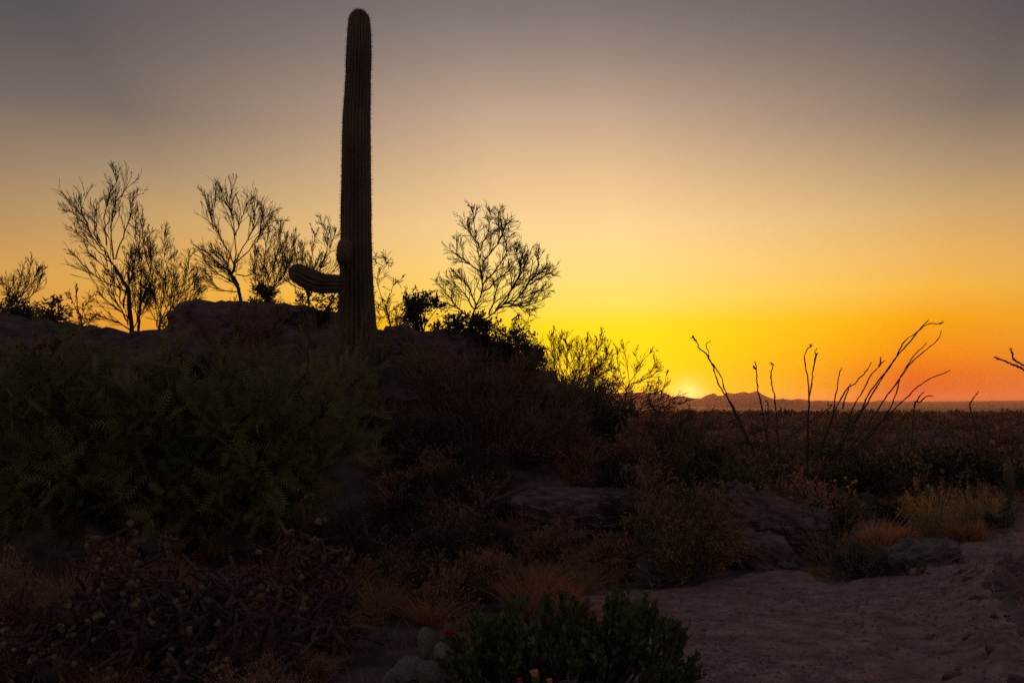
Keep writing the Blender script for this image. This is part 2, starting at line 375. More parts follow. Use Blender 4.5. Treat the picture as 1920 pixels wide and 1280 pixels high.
def make_mountains():
    def rng_mesh(name, prof, dist, depth, z0, seed, amp):
        px = np.concatenate([np.arange(-1400, 900, 8.0), np.arange(900, 2000, 1.6), np.arange(2000, 3400, 8.0)])
        zt = np.interp(px, [p for p, _ in prof], [y for _, y in prof]); zt = HORIZON - (HORIZON - zt) * 1.1 - .4
        nr = 15; V = []
        for k in range(nr):
            t = k / (nr - 1) * 2 - 1
            for i, p in enumerate(px):
                az = math.atan((p - 960) / FPX); r = (dist + t * depth) / math.cos(math.atan((p - 960) / FPX)) if abs(p - 960) < 1500 else (dist + t * depth) * 1.28
                crest = EYE + (HORIZON - zt[i] + amp * fbm(p * 0.07, seed, 0, 5)) / FPX * dist / math.cos(PITCH)
                f = max(0.0, 1 - abs(t)) ** 0.8 * (1 - 0.28 * (abs(t) > 0.01) * abs(fbm(p * 0.05, t * 3, seed, 3)))
                V.append((math.sin(az) * r, math.cos(az) * r, z0 + (crest - z0) * f))
        n = len(px); i = np.arange(nr - 1)[:, None]; j = np.arange(n - 1)[None]
        Q = np.stack([i * n + j, i * n + j + 1, (i + 1) * n + j + 1, (i + 1) * n + j], -1).reshape(-1, 4)
        mb = MB(); mb.add(V, None, Q); o = mb.obj(name, M['mountain'], smooth=False); o['kind'] = 'structure'
    main = [(-1400, 742), (0, 744), (900, 744), (1100, 741), (1180, 738), (1245, 739), (1262, 746), (1278, 744), (1298, 748), (1312, 748), (1326, 742), (1338, 739),
            (1345, 744), (1355, 743), (1362, 738), (1375, 740), (1392, 737), (1404, 739), (1412, 737), (1420, 735), (1427, 740), (1440, 746), (1452, 750), (1468, 748),
            (1482, 751), (1500, 749), (1520, 752), (1545, 752), (1600, 755), (1680, 756.0), (3400, 756)]
    back = [(-1400, 748), (900, 748), (1200, 747), (1500, 752), (1535, 752.5), (1560, 752), (1590, 754), (1630, 754), (1650, 751), (1665, 753), (1680, 752), (1700, 753.5), (1716, 751.5), (1726, 754), (1740, 753.2),
            (1800, 752.6), (1920, 751.6), (2400, 748), (3400, 744)]
    rng_mesh('mountain_range', main, 12000, 1500, -24, 1.7, 0.8)
    rng_mesh('distant_ridge', back, 17000, 1500, -24, 6.1, 0.35)
make_mountains()

# ------------------------------------------------------------------ rocks
def rock_mesh(name, size, seed, m, sub=4, rough=0.22, strata=0.06, flat=0.0, tilt=0.0, wpow=3.0, sf=4.2):
    import bmesh
    bm = bmesh.new(); bmesh.ops.create_icosphere(bm, subdivisions=sub, radius=1.0)
    V = np.array([v.co[:] for v in bm.verts]); F = np.array([[v.index for v in f.verts] for f in bm.faces]); bm.free()
    nn = (np.abs(V) ** wpow).sum(1) ** (1 / wpow); V = V / nn[:, None]
    S = np.array(size) / 2; W = V * S; out = []
    rm = float(np.mean(S)) * 1.0
    for p, d in zip(W, V):
        q = p / rm
        n = rough * fbm(q[0] * 1.1 + seed, q[1] * 1.1, q[2] * 1.1, 5) + 0.35 * rough * (0.3 - abs(fbm(q[0] * 3 + seed, q[1] * 3, q[2] * 3, 4)))
        zz = q[2] + tilt * q[0] + 0.10 * fbm(q[0] * 1.5, q[1] * 1.5, seed, 3)
        s = zz * sf + seed; kk = math.floor(s); s = s - kk; n += strata * (s ** 2 - 0.4) * (.6 + .8 * abs(math.sin(kk * 12.9898 + seed))) + .10 * rough * fbm(q[0] * 9, q[1] * 9, q[2] * 14 + seed, 3)
        w = p + d * n * rm
        if flat and w[2] > S[2] * (1 - flat): w[2] = S[2] * (1 - flat) + (w[2] - S[2] * (1 - flat)) * 0.25
        out.append(w)
    mb = MB(); mb.add(out, F); return mb.mesh(name, m, smooth=False)

def rock(name, label, c, size, seed, m='rock', rot=0.0, tip=0.0, sub=4, sink=0.25, grp=None, **k):
    me = rock_mesh(name, size, seed, M[m], sub, **k)
    o = bpy.data.objects.new(name, me); col.objects.link(o)
    o.location = (c[0], c[1], c[2] if len(c) > 2 else H(c[0], c[1]) + size[2] * (0.5 - sink))
    o.rotation_euler = (0, tip, rot)
    return tag(o, label, 'rock', grp)

# ------------------------------------------------------------------ plants: generators
def smooth_line(pts, n):
    pts = np.asarray(pts, float)
    if len(pts) < 3:
        t = np.linspace(0, 1, n)[:, None]; return pts[0] * (1 - t) + pts[-1] * t
    Pp = np.vstack([2 * pts[0] - pts[1], pts, 2 * pts[-1] - pts[-2]])
    out = []
    for u in np.linspace(0, len(pts) - 1 - 1e-6, n):
        i = int(u); t = u - i; p0, p1, p2, p3 = Pp[i:i + 4]
        out.append(0.5 * ((2 * p1) + (-p0 + p2) * t + (2 * p0 - 5 * p1 + 4 * p2 - p3) * t * t + (-p0 + 3 * p1 - 3 * p2 + p3) * t ** 3))
    return np.array(out)

def grow(mb, p, d, L, r, lvl, up=0.25, wander=0.18, kids=(4, 7), spread=0.55, rt=0.003, tips=None, sides=3):
    n = 5 if lvl > 1 else 4
    pts = [p]; d = norm(d)
    for i in range(n - 1):
        d = norm(d + wander * rng.normal(size=3) * 0.7 + np.array([0, 0, up * 0.3])); pts.append(pts[-1] + d * L / (n - 1))
    pts = np.array(pts)
    rd = np.linspace(r, max(rt, r * 0.4), n)
    if lvl == 0: mb.tube(pts[[0, 2, 3]], rd[[0, 2, 3]], sides)
    else: mb.tube(pts, rd, sides)
    if tips is not None and lvl == 0: tips.append(pts)
    if lvl > 0:
        for k in range(rng.integers(kids[0], kids[1] + 1)):
            t = rng.uniform(0.15, 0.97) * (n - 1); i = min(int(t), n - 2); q = pts[i] + (pts[i + 1] - pts[i]) * (t - i)
            dd = norm(pts[i + 1] - pts[i]); s = rng.normal(size=3); s -= dd * s.dot(dd)
            grow(mb, q, dd + spread * rng.uniform(0.6, 1.3) * norm(s), L * rng.uniform(0.5, 0.92) * (1.02 - 0.4 * t / (n - 1)), max(rt, r * 0.6), lvl - 1, up, wander, kids, spread, rt, tips, sides)

def limb3d(pp, D, dd=0.0):
    """picture polyline -> 3-D polyline whose distance drifts by dd along the limb"""
    n = len(pp)
    return np.array([P(x, y, D + dd * (i / max(1, n - 1))) for i, (x, y) in enumerate(pp)])

def bare_tree(name, label, D, trunk, limbs, child=0.45, dens=9, lvl=3, r0=0.05, rl=0.02, m='twig', up=0.22, spread=0.46, rt=0.0032, cat='tree', kids=(2, 3), depth=0.5, grp=None, wander=0.035, basal=7):
    thin = D > 15 or cat == 'tree'; child *= rng.uniform(.85, 1.0); dens *= 1.75 if thin else 1.7; r0 *= .72; rl *= .55; rt = .0034 if D > 15 else (.0028 if cat == 'tree' else .0023); kids = (1, 3) if thin else kids; up = up * rng.uniform(.4, 1.1); spread *= rng.uniform(.95, 1.25)
    b = P(*trunk[0], D); gz = H(b[0], D)
    root = thing(name, label, cat, (b[0], D, gz), grp)
    pts = limb3d(trunk, D); pts[0][2] = min(pts[0][2], gz) - 0.03
    mb = MB(); pl = smooth_line(pts, 12); pl[1:-1] += rng.normal(size=(10, 3)) * r0 * 0.3
    mb.tube(pl, np.linspace(r0, r0 * 0.62, 12), 8); mb.obj('trunk', M['bark'], root)
    xs_ = [p[0] for l in limbs for p in l]; ys_ = [p[1] for l in limbs for p in l]; b0 = trunk[0]; tp_ = trunk[-1]; low = []
    for _ in range(basal):      # thin suckers that fill the lower half of the crown
        ex = rng.uniform(min(xs_) * .85 + b0[0] * .15, max(xs_) * .85 + b0[0] * .15); ey = b0[1] - (b0[1] - min(ys_)) * rng.uniform(.22, .58); u_ = rng.uniform(.2, .9)
        sx, sy = b0[0] + (tp_[0] - b0[0]) * u_, b0[1] + (tp_[1] - b0[1]) * u_
        low.append([(sx, sy), ((sx + ex) / 2 + rng.normal() * 6, (sy * .45 + ey * .55)), (ex, min(ey, sy - 10))])
    for lb in limbs + low:
        dd = rng.uniform(-1, 1) * depth
        l3 = limb3d(lb, D, dd)
        if lb[0][1] > trunk[0][1] - 4: l3[0][2] = min(l3[0][2], H(l3[0][0], l3[0][1])) - 0.02
        ln = smooth_line(l3, 11); seg = np.linalg.norm(np.diff(ln, axis=0), axis=1).sum()
        ln[1:-1] += rng.normal(size=(9, 3)) * seg * 0.010
        mb = MB(); mb.tube(ln, np.linspace(rl, rt * 1.2, 11) if seg > 0.3 else np.linspace(rl * .5, rt, 11), 5)
        k = max(3, int(dens * seg))
        for _ in range(k):
            t = rng.uniform(0.12, 0.99) ** 0.8 * 10; i = min(int(t), 9); q = ln[i] + (ln[i + 1] - ln[i]) * (t - i)
            d0 = norm(ln[i + 1] - ln[i]); s = rng.normal(size=3); s -= d0 * s.dot(d0)
            grow(mb, q, d0 + spread * rng.uniform(.6, 1.3) * norm(s), child * rng.uniform(0.5, 1.15) * (1.12 - 0.74 * t / 10), max(rt * 1.5, rl * 0.5 * (1.1 - 0.06 * t)), lvl - 1, up, wander, kids, spread, rt)
        mb.obj('branch', M[m], root)
    return root

def leaf_quads(mb, pos, nrm, axis_, L, W, m=0):
    """many small pointed-oval leaves: 6 vertices each"""
    pos = np.asarray(pos); a = axis_ / (np.linalg.norm(axis_, axis=1, keepdims=True) + 1e-9)
    b = np.cross(a, nrm); b /= np.linalg.norm(b, axis=1, keepdims=True) + 1e-9
    c = np.cross(a, b)
    L = np.broadcast_to(L, (len(pos),))[:, None]; W = np.broadcast_to(W, (len(pos),))[:, None]
    V = np.stack([pos, pos + a * L * .35 + b * W * .5 + c * W * .1, pos + a * L * .75 + b * W * .42 + c * W * .1, pos + a * L, pos + a * L * .75 - b * W * .42 + c * W * .1, pos + a * L * .35 - b * W * .5 + c * W * .1], 1)
    n = len(pos); o = (np.arange(n) * 6)[:, None, None]
    mb.add(V.reshape(-1, 3), None, (np.array([[0, 1, 2, 3], [0, 3, 4, 5]])[None] + o).reshape(-1, 4), m)

def rdir(n, up=0.0):
    v = rng.normal(size=(n, 3)); v[:, 2] += up; return v / np.linalg.norm(v, axis=1, keepdims=True)

def leafy_bush(name, label, D, box, n=900, leaf=0.035, m='leaf_d', lobes=6, stems=8, grp=None, cat='bush', depth=None, gap=0.35):
    """broad-leaved bush filling a picture box at distance D, rooted in the ground"""
    x0, y0, x1, y1 = box
    c = P((x0 + x1) / 2, (y0 + y1) / 2, D); w = abs(X(x1, D) - X(x0, D)) / 2; top = P(0, y0, D)[2]; bot = P(0, y1, D)[2]
    h = (top - bot) / 2; dp = depth or w * 0.8
    gz = H(c[0], D); root = thing(name, label, cat, (c[0], D, gz), grp)
    n = int(n * 1.7); leaf *= 1.15; lobes += 3
    st = MB(); lf = MB(); cc = []
    for k in range(lobes):
        q = np.array([c[0] + rng.uniform(-.78, .78) * w, D + rng.uniform(-.6, .6) * dp, c[2] + rng.uniform(-.75, .62) * h]); cc.append(q)
    pos = []; ax = []
    per = max(1, n // (lobes * 14))
    for q in cc:
        b0 = np.array([c[0] + rng.normal() * w * .12, D + rng.normal() * dp * .12, gz - 0.03])
        st.tube(smooth_line([b0, (b0 + q) / 2 + rng.normal(size=3) * w * .1, q], 6), np.linspace(0.014, 0.006, 6), 4)
        for t in range(14):
            d = rdir(1, .5)[0]; e = q + d * np.array([w * .55, dp * .55, h * .62]) * rng.uniform(0.45, 1.1)
            ln = smooth_line([q, (q + e) / 2 + rng.normal(size=3) * .02, e], 4); st.tube(ln, np.linspace(.005, .0025, 4), 3)
            for s in range(per):
                u = rng.uniform(gap, 1.05); pp = q + (e - q) * u; pos.append(pp + rng.normal(size=3) * leaf * .5); ax.append(norm(e - q) + rng.normal(size=3) * .7 + np.array([0, 0, .3]))
    st.obj('stems', M['bark'], root, kind='stuff')
    pos = np.array(pos); ax = np.array(ax)
    leaf_quads(lf, pos, rng.normal(size=pos.shape), ax, leaf * rng.uniform(.7, 1.25, len(pos)), leaf * .55)
    lf.obj('foliage', M[m], root, smooth=False, kind='stuff')
    return root

def blade_set(mb, base, d, L, W, droop=0.4, m=0):
    """grass blades: tapering strips bent outward"""
    n = len(base); d = d / np.linalg.norm(d, axis=1, keepdims=True); L = np.broadcast_to(L, (n,))[:, None]
    side = np.cross(d, np.tile([0.3, 1.0, 0.1], (n, 1)) + rng.normal(size=(n, 3)) * .8); side /= np.linalg.norm(side, axis=1, keepdims=True) + 1e-9
    hz = d * np.array([1, 1, 0]); W = np.broadcast_to(W, (n,))[:, None]
    p1 = base + d * L * .5; p2 = base + d * L + hz * L * droop - np.array([0, 0, 1]) * L * droop * .35 * np.linalg.norm(hz, axis=1, keepdims=True)
    V = np.stack([base - side * W * .5, base + side * W * .5, p1 + side * W * .4, p1 - side * W * .4, p2], 1).reshape(-1, 3)
    o = np.arange(n)[:, None] * 5
    mb.add(V, np.array([3, 2, 4])[None] + o, np.array([0, 1, 2, 3])[None] + o, m)

def grass(name, label, D, box, n=500, m='straw', lean=0.45, W=0.005, grp=None, dep=None, heads=0, hm=None, cat='grass', jitter=0.35, droop=.35):
    x0, y0, x1, y1 = box
    w = (X(x1, D) - X(x0, D)) / 2; cx = (X(x1, D) + X(x0, D)) / 2; dp = dep or min(0.6, w)
    gz = H(cx, D); hh = P(0, y0, D)[2] - gz
    root = thing(name, label, cat, (cx, D, gz), grp); root['kind'] = 'thing'; mb = MB()
    th = rng.uniform(0, 2 * np.pi, n); rr = np.sqrt(rng.uniform(0, 1, n)) * .62; W = W * 1.35; n_ = n
    bx = cx + np.cos(th) * rr * w; by = D + np.sin(th) * rr * dp
    base = np.array([(a, b, H(a, b) - .01) for a, b in zip(bx, by)])
    d = np.stack([np.cos(th) * rr * lean * 1.5 + rng.normal(size=n) * .24, np.sin(th) * rr * lean * 1.5 + rng.normal(size=n) * .24, np.ones(n)], 1)
    L = hh * rng.uniform(1 - jitter * 1.9, 1.08, n) * (1 - .35 * rr) * np.array([1 + .5 * fbm(a * 7, b * 7, 12, 2) for a, b in zip(bx, by)])
    blade_set(mb, base, d, L, W, droop)
    mb.obj('blades', M[m], root, smooth=False, kind='stuff')
    if heads:
        k = MB(); idx = rng.choice(n, heads)
        for i in idx:
            dn = norm(d[i]); tip = base[i] + dn * L[i] * .95; q = 16
            u = rng.uniform(0, 1, (q, 1)); pos = tip - dn * u * .16 + rng.normal(size=(q, 3)) * .012
            leaf_quads(k, pos, rng.normal(size=(q, 3)), np.tile(dn, (q, 1)) * 1.2 + rng.normal(size=(q, 3)) * .6, .032, .007)
        k.obj('seed_heads', M[hm or m], root, smooth=False, kind='stuff')
    return root

def brush(name, label, D, box, n=26, m='brown_brush', leaf=0.016, nleaf=1500, lvl=2, tm='twig', grp=None, flowers=0, cat='bush', dep=None, up=.35, spread=.45, child=.5):
    """twiggy shrub: stems fan out of the ground, fine twigs and tiny leaves"""
    x0, y0, x1, y1 = box
    w = (X(x1, D) - X(x0, D)) / 2; cx = (X(x1, D) + X(x0, D)) / 2; dp = dep or w * .7
    gz = H(cx, D); hh = max(.1, P(0, y0, D)[2] - gz)
    root = thing(name, label, cat, (cx, D, gz), grp); mb = MB(); tips = []
    for k in range(n):
        th = rng.uniform(0, 6.283); rr = math.sqrt(rng.uniform(0, 1))
        bx = cx + math.cos(th) * rr * w * .42; by = D + math.sin(th) * rr * dp * .42
        b = np.array([bx, by, H(bx, by) - .01]); e = np.array([cx + math.cos(th) * rr * w * .92, D + math.sin(th) * rr * dp * .92, gz + hh * rng.uniform(.62, 1) * (1 - .35 * rr * rr)])
        L = np.linalg.norm(e - b) * rng.uniform(.6, 1); grow(mb, b, e - b + rng.normal(size=3) * .22 * L, L, .006, lvl, up, .17, (5, 8), spread + .2, .0018, tips)
    mb.obj('twigs', M[tm], root, kind='stuff')
    nleaf = int(nleaf * .62)
    if nleaf:
        lf = MB(); tp = [tips[i] for i in rng.integers(0, len(tips), nleaf)]
        u = rng.uniform(.1, 1, nleaf); pos = np.array([t[min(2, int(a * 3))] + (t[-1] - t[0]) * (a - int(a * 3) / 3) * .6 for t, a in zip(tp, u)]) + rng.normal(size=(nleaf, 3)) * .006
        ax = np.array([norm(t[-1] - t[0]) for t in tp]) + rng.normal(size=(nleaf, 3)) * .6
        leaf_quads(lf, pos, rng.normal(size=pos.shape), ax, leaf * 1.5 * rng.uniform(.6, 1.6, nleaf), leaf * .6)
        lf.obj('foliage', M[m], root, smooth=False, kind='stuff')
    if flowers:
        fl = MB(); st = MB()
        tt = sorted(tips, key=lambda t: -t[-1][2])[:flowers * 5]
        for t in [tt[i] for i in rng.choice(len(tt), flowers, replace=False)]:
            e = t[-1] + np.array([rng.normal() * .03, rng.normal() * .03, rng.uniform(.03, .10)]); st.tube([t[-1], e], [.002, .0015], 3)
            k = 9; a = np.arange(k) * 2 * np.pi / k; dr = np.stack([np.cos(a), np.sin(a), np.full(k, .35)], 1)
            leaf_quads(fl, np.tile(e, (k, 1)), np.tile([0, 0, 1.], (k, 1)) + rng.normal(size=(k, 3)) * .1, dr, .017, .010)
            leaf_quads(fl, np.tile(e, (5, 1)), rng.normal(size=(5, 3)), rdir(5, .8), .012, .009)
        st.obj('flower_stalks', M['twig'], root, kind='stuff'); fl.obj('flower_heads', M['ochre_brush'], root, smooth=False, kind='stuff')
    return root

# ------------------------------------------------------------------ saguaros
def ribbed(mb, path, rad, ribs, per=4, depth=0.10, caps=(True, True)):
    """fluted column along a path; returns rib crest samples for the spines"""
    path = np.asarray(path, float); n = len(path); k = ribs * per
    tan = np.gradient(path, axis=0); tan /= np.linalg.norm(tan, axis=1, keepdims=True)
    ref = np.array([0, 1., 0]) if abs(tan[0][1]) < .8 else np.array([1., 0, 0])
    a = np.arange(k) * 2 * np.pi / k
    fl = 1 - depth * (1 - np.abs(np.cos(a * ribs / 2)))
    V = []; crest = []
    for i in range(n):
        u = np.cross(tan[i], ref); u /= np.linalg.norm(u); w = np.cross(tan[i], u)
        dirs = u[None] * np.cos(a)[:, None] + w[None] * np.sin(a)[:, None]
        V.append(path[i] + dirs * (rad[i] * fl)[:, None])
        for j in range(0, k, per): crest.append((path[i] + dirs[j] * rad[i] * fl[j], dirs[j], tan[i]))
    V = np.concatenate(V)
    i = np.arange(n - 1)[:, None]; j = np.arange(k)[None]; j2 = (j + 1) % k
    Q = np.stack([i * k + j, i * k + j2, (i + 1) * k + j2, (i + 1) * k + j], -1).reshape(-1, 4)
    mb.add(V, None, Q)
    return crest

def spines(mb, crest, keep=1.0, n=5, L=0.035, r=0.0012):
    for (p, d, t) in crest:
        if rng.uniform() > keep: continue
        for _ in range(n):
            dd = norm(d + t * rng.normal() * .7 + rng.normal(size=3) * .5); s = norm(np.cross(dd, rng.normal(size=3)))
            l = L * rng.uniform(.5, 1.2)
            mb.add([p - s * r, p + s * r, p + dd * l], [[0, 1, 2]])

def column_path(spec, D, n=120, wob=0.006, dd=0.0, base=None):
    """spec: (row, left, right) picture rows of a column"""
    spec = sorted(spec); ys = [s[0] for s in spec]; yy = np.linspace(ys[-1], ys[0], n)
    l = np.interp(yy, ys, [s[1] for s in spec]); r = np.interp(yy, ys, [s[2] for s in spec])
    pth = np.array([P((a + b) / 2, y, D) for y, a, b in zip(yy, l, r)]); rad = (r - l) / 2 / FPX * D
    return pth, rad

def dome(pth, rad, n=9):
    """rounded tip added beyond the last point"""
    d = norm(pth[-1] - pth[-2]); r = rad[-1]; a = np.linspace(0, np.pi / 2 - .06, n)[1:]
    return np.vstack([pth, pth[-1] + d[None] * (np.sin(a) * r * 1.15)[:, None]]), np.concatenate([rad, r * np.cos(a)])

def main_saguaro():
    D = 13.8
    spec = [(900, 636, 700), (850, 634, 702), (780, 632, 704), (700, 631, 706), (620, 632, 706), (560, 635, 702), (500, 637, 699), (430, 639, 696), (330, 640, 696), (230, 642, 695), (150, 647, 696), (100, 649, 697), (60, 651, 696), (42, 653, 694)]
    pth, rad = column_path(spec, D, 150)
    rad = rad * (1 + np.array([0.045 * fbm(z * 1.3, 3.3, 1, 4) for z in pth[:, 2]]))
    gz = H(pth[0][0], D); pth[0][2] = min(pth[0][2], gz - .05)
    root = thing('saguaro', 'tall dark saguaro cactus with one stubby sideways arm on the slope', 'cactus', (pth[0][0], D, gz))
    pth, rad = dome(pth, rad, 10)
    mb = MB(); cr = ribbed(mb, pth, rad, 22, 4, .30); mb.obj('trunk', M['saguaro'], root)
    sp = MB(); spines(sp, cr, .75, 5, .042, .0016)
    sp.obj('spines', M['dspine'], root, smooth=False, kind='stuff')
    # crown of buds
    # sideways arm
    ap = smooth_line([P(652, 532, D - .03), P(628, 532, D - .10), P(602, 531, D - .18), P(579, 523, D - .24), P(562, 514, D - .28)], 26)
    ar = np.interp(np.linspace(0, 1, 26), [0, .18, .4, .7, 1], [15, 17, 18.5, 20.5, 18.5]) / FPX * D
    ap, ar = dome(ap, ar, 8)
    mb = MB(); cr = ribbed(mb, ap, ar, 14, 4, .30); a = mb.obj('arm', M['saguaro'], root); a['label'] = 'stubby upcurved side arm'
    sp = MB(); spines(sp, cr, .9, 5, .04, .0016); sp.obj('arm_spines', M['dspine'], a, origin=ORI[root.name], smooth=False, kind='stuff')
    # young round arm bud on the front
    bp = smooth_line([P(650, 503, D - .18), P(645, 496, D - .30), P(643.5, 486, D - .38), P(645, 471, D - .40), P(645.5, 462, D - .40)], 20)
    br = np.interp(np.linspace(0, 1, 20), [0, .2, .32, .6, 1], [7, 8, 8.5, 13.5, 12.5]) / FPX * D
    bp, br = dome(bp, br, 8)
    mb = MB(); cr = ribbed(mb, bp, br, 13, 4, .34); b = mb.obj('arm_bud', M['saguaro'], root); b['label'] = 'small round young arm bud'
    sp = MB(); spines(sp, cr, .95, 6, .034, .0014); sp.obj('bud_spines', M['spine'], b, origin=ORI[root.name], smooth=False, kind='stuff')
main_saguaro()

def small_saguaro(label, px, ytop, wpx, D, ribs=14, m='sag_green', spn=True, grp=None):
    x = X(px, D); gz = H(x, D); top = P(px, ytop, D)[2]; r = wpx / 2 / FPX * D
    n = 24; z = np.linspace(gz - .05, top - r, n); pth = np.stack([np.full(n, x) + np.cumsum(rng.normal(size=n)) * r * .02, np.full(n, D), z], 1)
    rad = r * np.interp(np.linspace(0, 1, n), [0, .5, .9, 1], [.85, 1, .97, .9])
    pth, rad = dome(pth, rad, 7)
    root = thing('saguaro', label, 'cactus', (x, D, gz), grp); mb = MB(); cr = ribbed(mb, pth, rad, ribs, 4, .16); mb.obj('trunk', M[m], root)
    if spn:
        sp = MB(); spines(sp, cr, 1, 4, .03 * max(1, D / 30), .0016 * max(1, D / 30)); sp.obj('spines', M['spine'], root, smooth=False, kind='stuff')
small_saguaro('young saguaro column glowing at its edges beside prickly pear pads', 1885, 876, 16, 14.3, 15)
small_saguaro('thin young saguaro standing alone among low shrubs below the ocotillo canes', 1690, 842, 7, 44, 12)
for i, (px, yt, w, D) in enumerate([(1781, 791, 5, 75), (1849, 793, 6, 70), (1836, 822, 4, 58), (1803, 812, 4, 62), (1868, 812, 4, 66), (1915, 806, 5, 60)]):
    small_saguaro('slim distant saguaro column on the shrubby plain', px, yt, w, D, 10, grp='saguaros on the plain')

# ------------------------------------------------------------------ rocks of the place
bd = rock('boulder', 'large rounded dark boulder crowning the rocky hill', (X(462, 17.2), 17.6, 2.66), (3.0, 1.9, 1.45), 3.3, 'rock_d', sub=5, rough=.13, strata=.03, wpow=3.6, tip=0.045)
rock('boulder', 'low dark boulder on the hilltop under the stubby saguaro arm', (X(600, 17.0), 17.1, 2.72), (1.5, 1.2, .80), 8.1, 'rock_d', sub=4, rough=.2)
rock('boulder', 'rounded dark rock dome at the far end of the hilltop', (X(60, 17.5), 17.4, 2.72), (2.6, 1.6, .62), 5.6, 'rock_d', sub=4, rough=.15)
rock('outcrop', 'weathered hillside outcrop below the leafy bushes', (X(830, 15.6), 15.6, 2.1), (2.6, 1.6, 1.15), 12.4, 'rock_d', sub=6, rough=.28, strata=.08, sf=7)
rock('outcrop', 'craggy outcrop where the hill drops toward the sunset', (X(985, 15.5), 15.6, 1.55), (1.15, 1.5, 1.2), 15.4, 'rock_d', sub=4, rough=.25, strata=.10)
rock('outcrop', 'small dark rock at the foot of the sunset slope', (X(1085, 15.5), 15.4, 1.22), (1.0, 1.0, .66), 18.4, 'rock_d', sub=4, rough=.25, strata=.08)
rock('outcrop', 'broken ledges of rock on the slope behind the saguaro', (X(580, 14.8), 15.2, 1.5), (2.4, 1.6, 1.0), 22.4, 'rock_d', sub=5, rough=.28, strata=.10, sf=7)
for k_ in range(16):
    y_ = rng.uniform(12.6, 16.4); x_ = rng.uniform(-8.6, -3.2) if k_ < 10 else rng.uniform(-2.2, 1.6); z_ = rng.uniform(.35, .9)
    rock('slope_rock', 'weathered angular rock lodged in the dark hillside', (x_, y_, H(x_, y_) - z_ * .08), (z_ * 1.6, z_ * 1.1, z_ * .55), 80.3 + k_ * 2.3, 'rock_d', sub=4, rough=.35, strata=.10, rot=rng.uniform(0, 6), tip=rng.uniform(-.25, .25), grp='rocks on the hillside', sf=6)
rock('rock', 'pale boulder at the foot of the tall saguaro', (X(718, 12.4), 12.4, .62), (.50, .45, .36), 2.4, 'slab', sub=4, rough=.2)
rock('rock', 'small pale rock next to the boulder at the saguaro foot', (X(765, 12.2), 12.3, .55), (.24, .3, .24), 4.4, 'slab', sub=3, rough=.2)
rock('rock_ledge', 'long low layered ledge behind the brown brush', (X(1090, 11.6), 11.7, .33), (2.3, 1.5, .66), 6.2, 'rock', sub=6, rough=.24, strata=.085, flat=.3, sf=9)
rock('rock_ledge', 'broad ribbed rock hump between the flowering shrub and dry grass', (X(1420, 11.3), 11.3, .16), (1.7, 1.7, .76), 9.2, 'rock', sub=6, rough=.24, strata=.06, tip=.16, tilt=.45, rot=-.2, sf=10)
rock('rock_ledge', 'lower shelf of the ribbed rock sloping to the path', (X(1400, 10.3), 10.4, -.02), (1.1, .9, .5), 31.2, 'rock', sub=5, rough=.26, strata=.07, tip=.28, tilt=.45, sf=8)
rock('rock_slab', 'flat grey slab of rock tilted beside the path', (X(1705, 9.9), 9.9, .12), (.74, .56, .17), 1.9, 'slab', sub=5, rough=.20, strata=.09, wpow=6, tip=-.20, rot=.15)
rock('rock_ledge', 'eroded low ledge half buried in the right bank of the path', (X(1890, 8.4), 8.6, .10), (1.0, .5, .26), 27.7, 'rock', sub=5, rough=.4, strata=.12, tip=-.14, rot=.35, sf=8)
for k_ in range(14):
    t_ = rng.uniform(); y_ = 5.2 + 3.6 * t_; x_ = y_ * rng.uniform(.41, .53); z_ = rng.uniform(.04, .10)
    rock('bank_rock', 'rough broken stone lying on the crumbling bank beside the path', (x_, y_, H(x_, y_) - z_ * .05), (z_ * 1.5, z_ * 1.1, z_ * .8), 50.3 + k_ * 1.7, 'rock', sub=3, rough=.35, strata=.1, rot=rng.uniform(0, 6), tip=rng.uniform(-.4, .4), grp='stones on the path bank')

# ------------------------------------------------------------------ bare trees against the sky
def Z1(*pts): return [(x / 3, 300 + y / 3) for x, y in pts]
def Z3(*pts): return [(500 + x / 3, 360 + y / 3) for x, y in pts]
def Z4(*pts): return [(1000 + x / 3.764, 560 + y / 3.764) for x, y in pts]
def Z5(*pts): return [(1400 + x / 3.2, 560 + y / 3.2) for x, y in pts]

bare_tree('palo_verde_tree', 'tallest bare tree on the hilltop leaning beside the dark boulder', 18.2,
          Z1((738, 1010), (740, 930), (725, 740), (690, 680), (645, 600)),
          [Z1((645, 600), (560, 480), (470, 350), (390, 280)), Z1((640, 560), (620, 420), (655, 200), (650, 80)), Z1((650, 560), (690, 420), (740, 290), (757, 170)),
           Z1((620, 560), (530, 400), (545, 240)), Z1((500, 390), (458, 290), (453, 190)), Z1((655, 230), (690, 190), (718, 135)), Z1((715, 740), (600, 690), (490, 610), (405, 525)),
           Z1((600, 480), (590, 340), (615, 190)), Z1((735, 900), (640, 820), (540, 745)), Z1((738, 960), (640, 900), (520, 870)), Z1((650, 600), (560, 520), (420, 390)),
           Z1((745, 960), (790, 880), (850, 760)), Z1((740, 990), (660, 960), (560, 960))],
          child=.62, dens=8, r0=.062, rl=.026, depth=.6)
bare_tree('palo_verde_tree', 'slender bare tree rising behind the tallest hilltop tree', 18.6,
          Z1((770, 1005), (785, 900), (790, 780)),
          [Z1((790, 780), (795, 600), (770, 450), (755, 320)), Z1((790, 700), (800, 500), (800, 310)), Z1((790, 800), (750, 640), (735, 520)), Z1((790, 760), (850, 600), (830, 440))],
          child=.5, dens=10, r0=.035, rl=.018)
